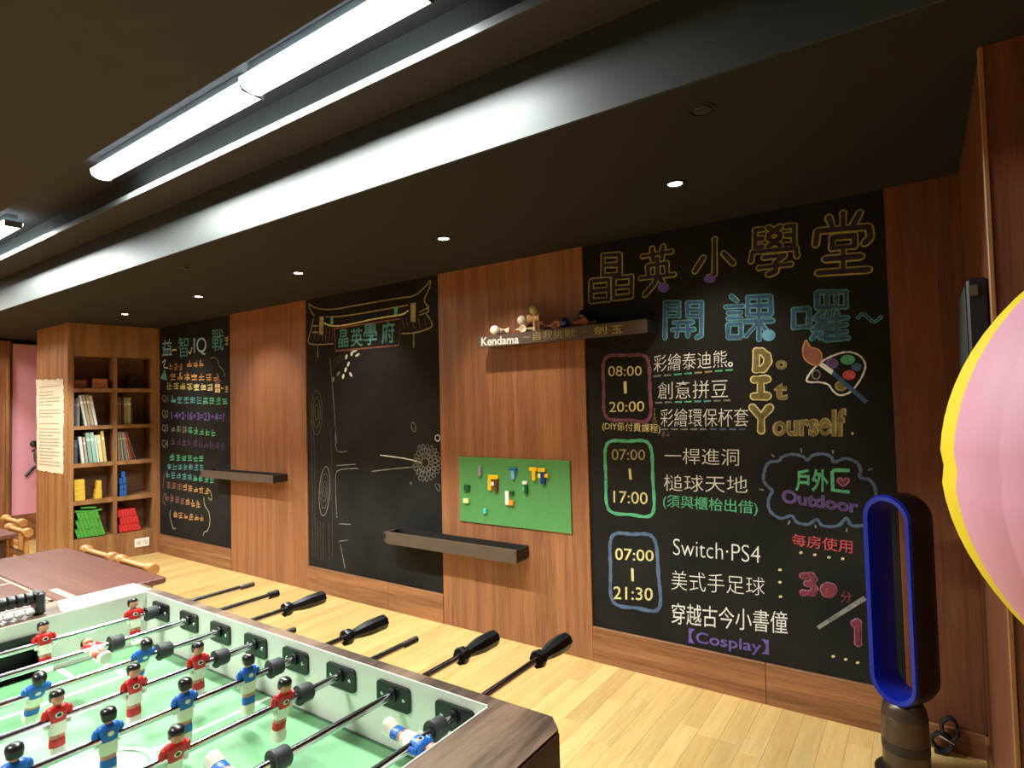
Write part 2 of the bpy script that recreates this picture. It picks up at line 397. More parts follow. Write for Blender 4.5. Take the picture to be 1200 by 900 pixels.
def quad_text(s, bl, br, hl, hr, col, off=.0, name='chalk_lettering', d=.0008, mp=None, parent=None, mat=None, grow=0):
    """lettering filling the wall patch whose lower corners and side heights are given"""
    mp = mp or W
    vs, fs = text_mesh(s, off)
    x0 = min(v.x for v in vs); x1 = max(v.x for v in vs); y0 = min(v.y for v in vs); y1 = max(v.y for v in vs)
    A = mp(*bl); B = mp(*br); C = mp(br[0], br[1] - hr); D = mp(bl[0], bl[1] - hl)
    out = []
    for v in vs:
        s_ = (v.x - x0) / (x1 - x0 + 1e-9); t = (v.y - y0) / (y1 - y0 + 1e-9)
        s_ = s_ * (1 + 2 * grow) - grow; t = t * (1 + 2 * grow) - grow
        p = A.lerp(B, s_).lerp(D.lerp(C, s_), t); out.append(Vector((p.x, p.y - d, p.z)))
    m = MB(); m.add(out, fs); return m.build(name, mat or CH[col], parent or CUR)
def outlined(s, bl, br, hl, hr, rim, fill, off=.055, inner=.022, **k):
    quad_text(s, bl, br, hl, hr, rim, off=off, d=.0008, **k)
    quad_text(s, bl, br, hl, hr, fill, off=inner, d=.0013, grow=-(off - inner) * .9, **k)
def scribble(x0, x1, yl, yr, h, cols, n, wd=.007, name='chalk_handwriting'):
    """unreadable small characters kept as bundles of short strokes"""
    cols = cols if isinstance(cols, list) else [cols]
    for ci, c in enumerate(cols):
        mb = MB()
        for i in range(n):
            if i * len(cols) // n != ci: continue
            a = x0 + (x1 - x0) * i / n; b = x0 + (x1 - x0) * (i + .82) / n; yb = yl + (yr - yl) * (i + .5) / n
            for q in range(random.choice((2, 3))):
                yy = yb - h * (.1 + .8 * (q + random.random() * .5) / 3)
                ribbon([(a + random.random(), yy), (b - random.random() * .6, yy - .3)], wd, c, smooth=False, mb=mb)
            for q in range(random.choice((1, 2, 2))):
                xx = a + (b - a) * (.2 + .6 * random.random())
                ribbon([(xx, yb - h * random.uniform(.75, 1)), (xx + random.uniform(-.8, .8), yb - h * random.uniform(0, .3))], wd, c, smooth=False, mb=mb)
        mb.build(name, CH[c], CUR)
def board(x0, x1, label):
    global CUR
    t = thing('chalkboard', label, 'chalkboard', (0, 0, 0)); CUR = t
    MB().box((x0, WY - .004, .201), (x1, WY + .012, Z1 + .01)).build('board_panel', M_BOARD, t)
    mb = MB(); rr = random.Random(int(x0 * 10))
    return t

GL = {
 '晶': [([(30,0),(70,0),(70,44),(30,44)],1),([(30,22),(70,22)],0),([(2,56),(44,54),(44,98),(2,100)],1),([(2,78),(44,76)],0),([(56,51),(98,49),(98,92),(56,95)],1),([(56,73),(98,71)],0)],
 '英': [([(8,20),(90,13)],0),([(35,5),(38,30)],0),([(66,2),(63,27)],0),([(25,60),(23,40),(76,36),(78,60)],0),([(3,64),(97,60)],0),([(50,26),(50,60),(42,76),(14,98)],0),([(54,62),(74,86)],0)],
 '小': [([(52,3),(52,86),(38,93)],0),([(27,46),(8,78)],0),([(72,38),(93,62)],0)],
 '學': [([(27,9),(12,10),(12,44),(27,43)],0),([(12,27),(26,27)],0),([(73,5),(89,4),(89,40),(73,41)],0),([(74,22),(89,22)],0),([(38,6),(62,20)],0),([(62,5),(38,21)],0),([(38,27),(62,42)],0),([(62,26),(38,43)],0),([(4,70),(7,53),(93,48),(95,63)],0),([(30,64),(70,61),(53,74),(53,92),(38,97)],0),([(20,84),(82,79)],0)],
 '堂': [([(50,0),(50,22)],0),([(26,6),(32,22)],0),([(78,0),(67,20)],0),([(4,50),(7,28),(93,23),(96,40),(86,50)],0),([(32,39),(69,37),(69,54),(32,57)],1),([(20,74),(80,71)],0),([(50,58),(50,92)],0),([(8,96),(93,93)],0)],
 '開': [([(5,98),(5,4),(40,4),(40,40),(5,40)],0),([(5,22),(40,22)],0),([(62,40),(62,4),(96,3),(96,90),(84,97)],0),([(62,22),(96,22)],0),([(62,40),(96,40)],0),([(28,57),(74,56)],0),([(24,76),(78,75)],0),([(40,57),(34,93)],0),([(62,57),(62,93)],0)],
 '課': [([(14,2),(25,12)],0),([(3,26),(38,24)],0),([(8,39),(33,38)],0),([(8,51),(33,50)],0),([(8,64),(34,63),(34,92),(8,93)],1),([(48,5),(95,3),(95,42),(48,43)],1),([(48,24),(95,22)],0),([(71,4),(71,98)],0),([(42,58),(99,56)],0),([(68,62),(45,90)],0),([(75,62),(90,84)],0)],
 '囉': [([(3,38),(30,36),(30,72),(3,74)],1),([(45,3),(96,2),(96,32),(45,34)],1),([(62,3),(62,33)],0),([(79,3),(79,33)],0),([(54,42),(41,56),(54,60),(42,76)],0),([(38,79),(57,74)],0),([(36,96),(43,86)],0),([(51,95),(50,86)],0),([(66,42),(60,60),(60,98)],0),([(62,57),(98,54)],0),([(62,71),(96,68)],0),([(62,85),(96,82)],0),([(61,98),(99,95)],0),([(80,44),(80,96)],0)],
 'D': [([(18,6),(50,8),(82,32),(84,62),(56,94),(14,96)],1)], 'I': [([(10,8),(90,6)],0),([(50,8),(50,92)],0),([(8,93),(92,91)],0)], 'Y': [([(8,8),(50,46),(92,8)],0),([(50,46),(50,95)],0)],
 '1': [([(15,14),(55,6),(60,95)],0)], '3': [([(5,8),(70,5),(88,22),(70,44),(35,46),(70,48),(92,70),(75,92),(8,90)],0)], '0': [([(50,6),(85,20),(95,52),(80,88),(50,96),(18,86),(6,50),(18,18)],1),([(40,70),(64,36)],0)]}
def disc(c, r, mb, d, n=10):
    mb.add([Vector((c.x + r * math.cos(2 * PI * i / n), BY - d, c.z + r * math.sin(2 * PI * i / n))) for i in range(n)], [tuple(range(n))])
def tube_char(ch, x0, x1, y0, y1, rim, fill, wd, line=.0075, slant=0):
    for col, w_, d in ((rim, wd, .0006), (fill, wd - 2 * line, .0032)):
        mb = MB(); q = 0
        for pts, closed in GL[ch]:
            P = [W(x0 + (x1 - x0) * a / 100, y0 + (y1 - y0) * b / 100 + slant * (a / 100)) for a, b in pts]
            Q = P + [P[0]] if closed else P
            for p_ in P: disc(p_, w_ / 2, mb, d + q * .00003); q += 1
            for a, b in zip(Q, Q[1:]): ribbon([a, b], w_ * .99, None, smooth=False, mb=mb, d=d + q * .00003); q += 1
        o = mb.build('chalk_title' if col == rim else 'chalk_fill', CH[col], CUR); o['kind'] = 'stuff'
# -- large right board
board(-1.638, -.11, 'large right black chalkboard with the coloured timetable, beside the tall bladeless fan')
for ch, x0, x1, y0, y1 in (('晶', 689, 744, 296, 356), ('英', 747, 794, 285, 350), ('小', 807, 866, 276, 332), ('學', 875, 940, 260, 327), ('堂', 950, 1026, 247, 326)):
    tube_char(ch, x0 + 3, x1 - 3, y0 + 4, y1 - 3, 'yellow', 'dusk', .036, .007, -2)
blob(ell(778, 337, 7, 6), 'purple', d=.006); blob(ell(832, 327, 7, 5), 'purple', d=.006)
for ch, x0, x1, y0, y1 in (('開', 774, 827, 350, 400), ('課', 846, 909, 343, 402), ('囉', 925, 997, 338, 402)):
    tube_char(ch, x0 + 3, x1 - 3, y0 + 3, y1 - 3, 'teal', 'deep_blue', .028, .006)
ribbon([(1004, 374), (1011, 368), (1018, 373), (1025, 377), (1034, 370)], .016, 'teal'); ribbon([(1004, 374), (1011, 368), (1018, 373), (1025, 377), (1034, 370)], .006, 'deep_blue', d=.001)
blob(ell(901, 393, 8, 7), 'blue', d=.006)
quad_text('彩繪泰迪熊', (766, 436), (852, 430), 20, 20, 'white', -.008); ribbon(ell(856, 427, 2.2, 2.2, n=8), .006, 'white', closed=True)
quad_text('創意拼豆', (771, 468), (853, 466), 20, 22, 'white', -.008)
quad_text('彩繪環保杯套', (774, 500), (877, 500), 21, 22, 'white', -.008)
def dashes(a, b, n, cols, wd=.009):
    for i in range(n):
        t0 = i / n; t1 = (i + .72) / n
        ribbon([(a[0] + (b[0] - a[0]) * t, a[1] + (b[1] - a[1]) * t) for t in (t0, t1)], wd, cols[i * len(cols) // n], smooth=False)
dashes((766, 441), (862, 433), 8, ['grey', 'green', 'tan', 'green']); dashes((768, 472), (859, 469), 8, ['grey', 'green', 'teal', 'grey']); dashes((775, 503), (877, 503), 9, ['grey', 'slate'])
for s_, x0, x1, y0, y1 in (('D', 880, 906, 407, 437), ('I', 879, 904, 440, 469), ('Y', 877, 907, 472, 509)):
    tube_char(s_, x0 + 3, x1 - 3, y0 + 3, y1 - 3, 'cream', 'olive', .042, .007)
outlined('o', (909, 433), (922, 433), 11, 11, 'tan', 'olive', .05, .02); outlined('t', (907, 469), (923, 469), 21, 21, 'tan', 'olive', .05, .02)
outlined('ourself', (905, 511), (992, 512), 24, 34, 'tan', 'olive', .05, .02, name='chalk_lettering'); blob(ell(999, 508, 1.6, 1.6, n=8), 'cream')
quad_text('08:00', (713, 441), (752, 440), 12, 11, 'cream', -.004); ribbon([(732.5, 447), (733, 461)], .016, 'cream', smooth=False)
quad_text('20:00', (714, 483), (755, 482), 12, 12, 'cream', .0)
def rrect(p, wd, col):
    (a, b, c, e) = p; L = lambda u, v, t: (u[0] + (v[0] - u[0]) * t, u[1] + (v[1] - u[1]) * t)
    pts = []
    for i in range(4):
        u = p[i]; v = p[(i + 1) % 4]; pts += [L(u, v, .13), L(u, v, .5), L(u, v, .87)]
    ribbon(pts, wd, col, 'chalk_frame', closed=True)
rrect([(707, 417), (760, 416), (763, 494), (708, 491)], .02, 'mauve'); rrect([(709, 517), (763, 517), (767, 606), (711, 600)], .018, 'green'); rrect([(715, 625), (768, 627), (775, 717), (716, 708)], .02, 'slate')
quad_text('(DIY係付費課程)', (706, 505), (774, 509), 11, 12, 'cream', .0)
ribbon([(767, 478), (767, 488), (765, 494), (769, 495), (767, 488)], .006, 'olive'); scribble(775, 786, 513, 512, 8, 'faint', 2, .005)
quad_text('07:00', (717, 539), (756, 539), 13, 12, 'tan', -.004); ribbon([(738, 549), (739, 562)], .014, 'cream', smooth=False)
quad_text('17:00', (719, 589), (759, 591), 14, 14, 'cream', .0)
quad_text('一桿進洞', (779, 543), (866, 546), 18, 20, 'white', -.008); quad_text('槌球天地', (778, 575), (876, 578), 19, 20, 'white', -.008)
quad_text('(須與櫃枱出借)', (777, 596), (888, 605), 17, 18, 'green', .004)
B3 = lambda L: [(690 + a * .2917, 390 + b * .2917) for a, b in L]
ribbon(B3([(740, 635), (705, 600), (705, 560), (722, 522), (765, 515), (775, 500), (815, 488), (860, 497), (878, 512), (900, 492), (945, 487), (975, 500), (985, 520), (1030, 505), (1075, 520), (1092, 550), (1090, 580), (1130, 592), (1152, 630), (1150, 680), (1130, 760), (1060, 775), (1035, 745), (1000, 775), (940, 775), (915, 750), (880, 770), (835, 760), (815, 735), (770, 745), (728, 715), (722, 670), (740, 635)]), .014, 'slate', 'chalk_cloud')
for a, b in (((733, 487), (745, 500)), ((852, 462), (855, 482)), ((980, 470), (982, 486)), ((1122, 552), (1138, 545)), ((685, 628), (703, 632)), ((800, 770), (808, 755)), ((912, 785), (910, 770)), ((1035, 800), (1037, 785))): ribbon(B3([a, b]), .007, 'grey', smooth=False)
outlined('戶外', (932, 576), (971, 577), 27, 27, 'green', 'green', .03, .01); ribbon(B3([(1048, 552), (985, 552), (978, 560), (980, 632), (1048, 640)]), .018, 'green', smooth=False)
ribbon(B3([(1022, 618), (1000, 600), (1002, 586), (1015, 584), (1023, 594), (1032, 584), (1045, 588), (1043, 600), (1022, 618)]), .006, 'pink', d=.0016); blob(B3([(1022, 616), (1002, 600), (1004, 588), (1015, 586), (1023, 596), (1032, 586), (1043, 590), (1041, 600)]), 'maroon', d=.0012)
outlined('Outdoor', (916, 589), (1006, 602), 16, 16, 'purple', 'plum', .04, .012)
quad_text('07:00', (721, 656), (766, 658), 14, 13, 'cream', .004); ribbon([(741, 666), (741.5, 681)], .014, 'cream', smooth=False)
quad_text('21:30', (719, 702), (765, 704), 15, 15, 'cream', .004)
quad_text('Switch·PS4', (789, 650), (891, 660), 19, 20, 'white', -.012); quad_text('美式手足球', (787, 691), (896, 698), 23, 21, 'white', -.012)
quad_text('穿越古今小書僮', (787, 731), (923, 743), 25, 26, 'white', .0); outlined('【Cosplay】', (807, 756), (901, 770), 20, 20, 'purple', 'purple', .012, .0)
quad_text('每房使用', (928, 639), (999, 649), 14, 16, 'red', .004)
tube_char('3', 940, 956, 673, 697, 'pink', 'maroon', .034, .005); tube_char('0', 963, 979, 684, 698, 'pink', 'maroon', .024, .004); quad_text('分', (985, 706), (998, 706), 13, 13, 'maroon', .0)
B4 = lambda L: [(690 + a * .2917, 600 + b * .2917) for a, b in L]
ribbon(B4([(920, 465), (1110, 345)]), .02, 'grey', smooth=False); tube_char('1', 1000, 1009, 727, 755, 'pink', 'maroon', .036, .006)
for a, b in ((852, 163), (908, 172), (965, 182), (1020, 188), (768, 232), (768, 282), (770, 340), (982, 580), (1032, 592), (1080, 605)):
    (px, py), = B4([(a, b)]); blob(ell(px, py, 2.2, 1.6, n=8), 'cream', 'chalk_dot')
# palette and brush
B5 = lambda L: [(860 + a * .1556, 390 + b * .1556) for a, b in L]
ribbon(B5([(548, 350), (600, 270), (680, 205), (780, 160), (870, 145), (950, 175), (990, 240), (970, 320), (920, 400), (870, 450), (800, 470), (750, 440), (710, 390), (640, 372), (575, 372)]), .008, 'white', 'chalk_palette', closed=True)
ribbon(B5(ell(620, 315, 30, 33)), .006, 'grey', closed=True)
for cx, cy, rx, ry, c, c2 in ((740, 230, 42, 35, 'plum', 'purple'), (858, 203, 50, 33, 'green', 'green'), (922, 257, 37, 28, 'slate', 'deep_blue'), (868, 318, 44, 33, 'red', 'red'), (808, 400, 42, 34, 'olive', 'yellow')):
    blob(B5(ell(cx, cy, rx, ry)), c); ribbon(B5(ell(cx, cy, rx, ry)), .005, c2, closed=True, d=.001)
blob(B5([(638, 245), (665, 220), (752, 285), (735, 315)]), 'white', d=.0014); blob(B5([(735, 315), (755, 288), (1015, 515), (985, 532)]), 'deep_blue', d=.0014)
blob(B5([(545, 55), (520, 120), (530, 190), (575, 232), (630, 245), (660, 205), (660, 160), (635, 125), (580, 110)]), 'brown', d=.0012)
ribbon(B5([(545, 55), (520, 120), (530, 190), (575, 232), (630, 245), (660, 205), (660, 160), (635, 125), (575, 105)]), .006, 'orange', closed=True, d=.0016)

# -- middle board
board(-4.29, -2.792, 'middle black chalkboard with a chalk gateway roof and flower drawing')
G = lambda L: [(360 + a * .1333, 320 + b * .1333) for a, b in L]
for L_ in ([(10, 265), (60, 300), (140, 318), (240, 318), (400, 290), (600, 255), (780, 225), (905, 208)], [(905, 212), (980, 175), (1050, 105), (1082, 68), (1075, 130), (1030, 240), (1070, 300)],
           [(1070, 300), (985, 345)], [(1062, 345), (985, 370)], [(1062, 310), (1068, 345)], [(10, 270), (30, 330), (65, 380)], [(165, 385), (300, 380), (500, 350), (700, 315), (885, 282)], [(55, 400), (35, 500), (8, 600), (60, 628), (230, 622)],
           [(45, 465), (100, 465)], [(45, 520), (100, 520)], [(1045, 355), (1100, 460), (1020, 505), (920, 528), (825, 532)], [(93, 640), (93, 740)], [(937, 530), (937, 655)]):
    ribbon(G(L_), .009, 'tan', 'chalk_roof_line')
ribbon(G([(150, 440), (220, 465), (350, 455), (560, 410), (700, 385), (830, 365), (890, 330)]), .012, 'cream', 'chalk_roof_line')
for a, b, c, e, col in ((108, 145, 385, 540, 'tan'), (205, 230, 388, 460, 'green'), (765, 795, 305, 372, 'green'), (910, 955, 265, 430, 'tan')): blob(G([(a, c), (b, c - 4), (b - 3, e), (a, e)]), col, 'chalk_post')
for xx in (60, 95, 130, 160, 190, 215): ribbon(G([(xx + 12, 480), (xx, 600)]), .005, 'brown', 'chalk_tile_line')
for xx in (845, 880, 935, 985, 1040): ribbon(G([(xx - 8, 400), (xx + 8, 490)]), .005, 'brown', 'chalk_tile_line')
ribbon(G([(240, 490), (825, 400), (805, 635), (250, 685)]), .014, 'brown', 'chalk_plaque', smooth=False, closed=True)
for ch, x0, x1, y0, y1 in (('晶', 275, 362, 500, 658), ('英', 380, 490, 490, 652), ('學', 495, 615, 448, 638), ('府', 655, 768, 430, 622)):
    (p, q), (r_, s_) = G([(x0, y1), (x1, y1 - 10)]); quad_text(ch, (p, q), (r_, s_), (y1 - y0) * .1333, (y1 - y0) * .1333, 'teal', .012, name='chalk_title')
H = lambda L: [(350 + a * .2222, 320 + b * .2222) for a, b in L]
K = lambda L: [(350 + a * .2222, 500 + b * .2222) for a, b in L]
for c, rr in (((95, 735), ((28, 118), (19, 78), (10, 40))),):
    for rx, ry in rr: ribbon(H(ell(*c, rx, ry)), .006, 'faint', 'chalk_knot', closed=True)
for rx, ry in ((28, 130), (20, 92), (12, 55), (6, 28)): ribbon(K(ell(137, 340, rx, ry, .06)), .006, 'grey' if rx > 20 else 'faint', 'chalk_knot', closed=True)
for i, xx in enumerate((70, 84, 99, 115, 128, 160, 175)): ribbon(K([(xx - 6, -40 + i * 9), (xx, 180), (xx + (12 if 90 < xx < 140 else 2), 400), (xx + 3, 690)] if not 90 < xx < 165 else [(xx, 500), (xx + 2, 700)]), .003, 'faint', 'chalk_grain')
for L_ in ([(165, 450), (182, 640), (200, 900)], ): ribbon(H(L_), .006, 'grey')
for L_ in ([(195, 0), (200, 122), (255, 130)], [(315, 220), (225, 226), (197, 250), (195, 340), (202, 480)], [(215, 512), (275, 515)], [(210, 605), (260, 598)], [(220, 620), (245, 750)], [(200, 205), (300, 198)]): ribbon(K(L_), .006, 'grey')
ribbon(K([(430, 150), (560, 168), (650, 190)]), .008, 'white', 'chalk_branch'); ribbon(K([(385, 236), (500, 222), (640, 210)]), .008, 'grey', 'chalk_branch')
mb = MB(); rr = random.Random(3)
for ring, (r0, r1, k, wd) in enumerate(((20, 52, 13, 9), (44, 78, 18, 11), (68, 98, 22, 12))):
    for i in range(k):
        t = 2 * PI * (i + ring * .5) / k + rr.uniform(-.05, .05)
        if ring == 2 and math.cos(t) < -.6: continue
        sx = .85; rm = (r0 + r1) / 2
        pts = [(668 + sx * (rad * math.cos(t) - w_ * math.sin(t)), 190 + 1.02 * (rad * math.sin(t) + w_ * math.cos(t))) for rad, w_ in ((r0, 0), (rm, wd * .8), (r1 * .93, wd * .55), (r1, 0), (r1 * .93, -wd * .55), (rm, -wd * .8))]
        pts = [(min(p, 748), q) for p, q in pts]
        ribbon(K(pts), .0045, 'grey', closed=True, mb=mb)
mb.build('chalk_flower', CH['grey'], CUR)
ribbon(H(ell(606, 812, 11, 24, -.2)), .006, 'grey', 'chalk_petal', closed=True); ribbon(H(ell(733, 870, 13, 16)), .006, 'white', 'chalk_petal', closed=True); ribbon(K([(720, 303), (742, 308), (744, 338), (730, 332)]), .004, 'grey', 'chalk_petal', closed=True); ribbon(K(ell(592, 299, 4, 5, n=8)), .006, 'grey', 'chalk_petal', closed=True)
for a, b, r_ in ((252, 442, .2), (262, 480, .3), (235, 545, .2), (275, 535, -.5), (210, 530, .6), (280, 425, .2), (310, 432, .9), (295, 412, 1.2), (248, 510, .2), (183, 560, 0)): blob(H(ell(a, b, 6, 14, r_, 10)), 'white' if a > 230 else 'grey', 'chalk_leaf')
for q in range(4): ribbon(H([(165, 480 + q * 14), (205, 445 + q * 12), (240, 425 + q * 10)]), .003, 'faint')

# -- left board
board(-6.868, -5.454, 'leftmost black chalkboard filled with small coloured quiz writing, next to the bookcase')
for s_, x0, x1, y0, y1, c in (('益', 190, 201.5, 398, 417, 'paleblue'), ('智', 209, 221, 395, 419, 'teal'), ('IQ', 227, 242, 396, 417, 'paleblue'), ('戰', 248.5, 262, 386, 412, 'teal')):
    quad_text(s_, (x0, y1), (x1, y1 - 1), y1 - y0, y1 - y0, c, .0, name='chalk_title')
scribble(263, 269, 405, 405, 13, 'yellow', 1, .012); ribbon([(201, 411), (204, 410), (207, 410)], .016, 'cream'); ribbon([(221, 412), (223, 414), (225, 407)], .018, 'cream')
scribble(198, 215, 434, 435, 10, 'orange', 3, .011); scribble(219, 240, 431, 431, 11, 'orange', 3, .011); scribble(199, 258, 446, 447, 10, 'orange', 7, .011); scribble(195, 251, 457, 459, 10, ['yellow', 'cream'], 7, .012)
ribbon([(190, 425), (194, 422), (192, 430), (197, 431)], .012, 'white'); blob([(188, 444), (193, 432), (196, 446)], 'teal'); blob([(252, 450), (258, 450), (258, 460), (252, 460)], 'cream'); ribbon([(252, 455), (258, 455)], .012, 'red', d=.001); ribbon([(255, 450), (255, 460)], .012, 'red', d=.001); ribbon([(252, 446), (255, 449), (258, 445)], .012, 'pink')
ribbon([(259, 455), (262, 455)], .01, 'cream', smooth=False); scribble(263, 269, 461, 461, 11, 'yellow', 1, .012)
ribbon([(247, 420), (251, 419), (255, 422), (257, 429), (261, 433), (264, 441)], .01, 'grey')
quad_text('Q1', (190, 472), (197, 472), 9, 9, 'grey', .0); scribble(200, 268, 473, 475, 10, ['teal', 'green'], 9, .011)
quad_text('Q2', (190, 490), (197, 491), 10, 10, 'grey', .0); quad_text('1·4×2·16÷3=23÷4=?', (201, 491), (263, 494), 9, 10, 'purple', .006)
quad_text('Q3', (190, 506), (197, 507), 9, 9, 'grey', .0); scribble(200, 254, 506, 512, 9, ['grey', 'green', 'green'], 8, .010)
quad_text('Q4', (190, 525), (197, 526), 10, 10, 'grey', .0); scribble(200, 265, 521, 528, 10, 'plum', 10, .010)
scribble(199, 240, 540, 542, 9, 'green', 6, .010); scribble(196, 240, 551, 552, 9, 'teal', 7, .009); scribble(194, 252, 560, 567, 9, ['teal', 'green'], 9, .009)
scribble(195, 246, 572, 580, 9, ['brown', 'orange', 'orange'], 8, .010); scribble(193, 236, 587, 596, 10, ['brown', 'orange'], 7, .011); scribble(203, 240, 607, 612, 9, 'orange', 6, .010)
ribbon([(194, 553), (192, 560), (191, 572)], .008, 'brown'); ribbon([(193, 577), (191, 586), (194, 592)], .008, 'brown'); ribbon([(200, 598), (199, 604), (201, 612), (203, 619), (206, 619)], .01, 'tan')
ribbon([(243, 572), (247, 577), (248, 586), (244, 583)], .01, 'tan'); ribbon([(239, 583), (240, 592), (245, 601), (246, 613), (243, 622), (240, 623), (238, 628)], .01, 'tan')

# ------------------------------------------------------------------ wall ledges
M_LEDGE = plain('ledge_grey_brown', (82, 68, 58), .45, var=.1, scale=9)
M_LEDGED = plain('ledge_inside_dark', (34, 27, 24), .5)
def ledge(x0, x1, z0, z1, label, top=False):
    t = thing('wall_ledge', label, 'shelf', (x0, WY - .016, z0), group='long narrow wall ledges'); L_ = x1 - x0; h = z1 - z0
    MB().box((0, -.145, 0), (L_, -.135, h), bev=.0015).build('front_board', M_LEDGE, t)
    fz = h - .013 if top else 0; MB().box((0.0105, -.1349, fz), (L_ - .0105, -.0125, fz + .012)).build('bottom_board', M_LEDGE, t)
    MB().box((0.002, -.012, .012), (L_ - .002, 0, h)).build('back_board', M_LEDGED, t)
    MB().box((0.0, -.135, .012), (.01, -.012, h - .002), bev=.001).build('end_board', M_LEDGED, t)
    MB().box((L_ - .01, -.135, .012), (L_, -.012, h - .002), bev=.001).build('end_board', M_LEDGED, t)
    return t
l1 = ledge(-5.72, -4.56, .885, .955, 'grey brown wall ledge between the leftmost chalkboard and the left wood panel')
l2 = ledge(-3.2, -2.07, .535, .62, 'grey brown wall ledge below the green brick board')
MB().box((-.045, -.12, .005), (-.0005, -.03, .022)).build('end_bracket', M_LEDGE, l2); MB().box((-.045, -.12, .06), (-.0005, -.03, .076)).build('end_bracket', M_LEDGE, l2)
l3 = ledge(-2.33, -1.19, 1.872, 1.945, 'grey brown wall ledge with chalk lettering and wooden cup and ball toys on it', top=True)
LW = lambda u, v: at_y(u, v, WY - .016 - .145 - .0005)
for s_, x0, x1, yb0, yb1, h0, h1, c in (('Kendama', 564, 608, 405.5, 402.5, 10, 10, 'white'), ('~', 613, 622, 397, 396, 3, 3, 'grey'), ('自我挑戰', 625, 674, 399, 395, 10, 10, 'tan'), ('~', 679, 687, 390, 389.5, 3, 3, 'olive'), ('劍', 696, 711, 392.5, 391.5, 10, 10, 'yellow'), ('玉', 717, 729, 391, 390, 9, 9, 'yellow')):
    p = quad_text(s_, (x0, yb0), (x1, yb1), h0, h1, c, .02 if s_ == 'Kendama' else .002, mp=LW); p.parent = l3; p.matrix_parent_inverse = Matrix.Translation((2.33, -(WY - .016), -1.872))

# ------------------------------------------------------------------ cup and ball toys
M_TW = plain('toy_ball_white', (226, 222, 206), .25, var=.03); M_TB = plain('toy_ball_blue', (24, 40, 130), .15, var=.05, coat=.5)
M_TK = plain('toy_ball_black', (16, 16, 18), .15, coat=.5); M_TG = plain('toy_ball_olive', (168, 150, 104), .35); M_TO = plain('toy_cup_orange', (204, 138, 96), .5); M_TI = plain('toy_ivory', (226, 212, 180), .45)
def cup_toy(x, z, rot, ball_c, ball_m, wood_m, label, y=3.055):
    """handle along local z with spike, crosspiece along local x, ball at ball_c (world offset)"""
    t = thing('cup_and_ball_toy', label, 'toy', (x, y, z), group='cup and ball toys on the upper ledge')
    R_ = Matrix.Translation((0, 0, .0)) @ rot
    mb = MB(); mb.M = R_; mb.lathe([(0, -.085), (.015, -.085), (.017, -.08), (.010, -.068), (.009, -.03), (.012, .0), (.010, .02), (.005, .045), (0, .06)], 16); mb.build('handle', wood_m, t, smooth=50)
    mb = MB(); mb.M = R_; mb.lathe([(0, -.026), (.023, -.040), (.027, -.040), (.028, -.034), (.015, -.014), (.014, .012), (.023, .032), (.024, .038), (.020, .038), (0, .026)], 20, axis='x'); mb.build('crosspiece', wood_m, t, smooth=50)
    MB().ball(ball_c, .031, 20).build('ball', ball_m, t, smooth=60)
    ln = MB(); a = Vector(ball_c); b = R_ @ Vector((0, 0, .0)); ln.tube([a, (a + b) / 2 + Vector((0, -.02, -.01)), b], .001, 5); ln.build('string', M_TI, t)
    return t
RX, RY, RZ = (lambda a: Matrix.Rotation(math.radians(a), 4, 'X')), (lambda a: Matrix.Rotation(math.radians(a), 4, 'Y')), (lambda a: Matrix.Rotation(math.radians(a), 4, 'Z'))
zt = 1.9445
cup_toy(-2.165, zt + .028, RZ(25) @ RX(90), (-.035, -.045, .004), M_TW, M_TI, 'white cup and ball toy lying at the left end of the lettered ledge')
cup_toy(-2.02, zt + .028, RZ(-68) @ RX(90), (-.012, -.0, .056), M_TW, M_TI, 'ivory cup and ball toy with its white ball balanced on top of the cup', y=3.07)
cup_toy(-1.93, zt + .0855, RZ(6), (-.0, 0, .052), M_TG, W_KEN, 'natural wood cup and ball toy standing upright with an olive ball on its spike')
cup_toy(-1.78, zt + .028, RZ(-62) @ RX(90), (.068, -.02, .006), M_TB, M_TO, 'glossy blue cup and ball toy lying on the lettered ledge', y=3.06)
cup_toy(-1.61, zt + .028, RZ(-40) @ RX(90), (.012, .0, .045), M_TK, M_TO, 'black cup and ball toy lying at the right end of the lettered ledge', y=3.06)

# ------------------------------------------------------------------ green brick board
BX0, BX1, BZ0, BZ1 = -2.62, -1.757, .725, 1.16; BYF = WY - .016 - .010
t = thing('brick_board', 'green stud board with toy bricks on it, fixed to the wood panel', 'toy board', (0, 0, 0))
M_PLATE = plain('green_stud_plate', (92, 156, 92), .4, var=.05); MB().box((BX0, BYF, BZ0), (BX1, WY - .0165, BZ1), bev=.001).build('base_plate', M_PLATE, t)
mb = MB(); nx, nz = 100, 50; px = (BX1 - BX0) / nx; pz = (BZ1 - BZ0) / nz
for i in range(nx):
    for j in range(nz):
        x = BX0 + (i + .5) * px; z = BZ0 + (j + .5) * pz; r = .0026; y0, y1 = BYF, BYF - .0018
        vs = [(x - r, y0, z - r), (x + r, y0, z - r), (x + r, y0, z + r), (x - r, y0, z + r), (x - r * .8, y1, z - r * .8), (x + r * .8, y1, z - r * .8), (x + r * .8, y1, z + r * .8), (x - r * .8, y1, z + r * .8)]
        mb.add(vs, [(4, 5, 6, 7), (0, 1, 5, 4), (1, 2, 6, 5), (2, 3, 7, 6), (3, 0, 4, 7)])
o = mb.build('stud', M_PLATE, t); o['kind'] = 'stuff'
BC = {k: plain('brick_' + k, c, .3, var=.03) for k, c in dict(yellow=(236, 196, 40), brown=(110, 52, 36), white=(232, 232, 226), navy=(32, 58, 128), sky=(110, 180, 220), blue=(30, 100, 170), dark_green=(28, 84, 52), orange=(230, 150, 40), grey=(150, 140, 150), cream=(236, 228, 150), cyan=(90, 200, 190)).items()}
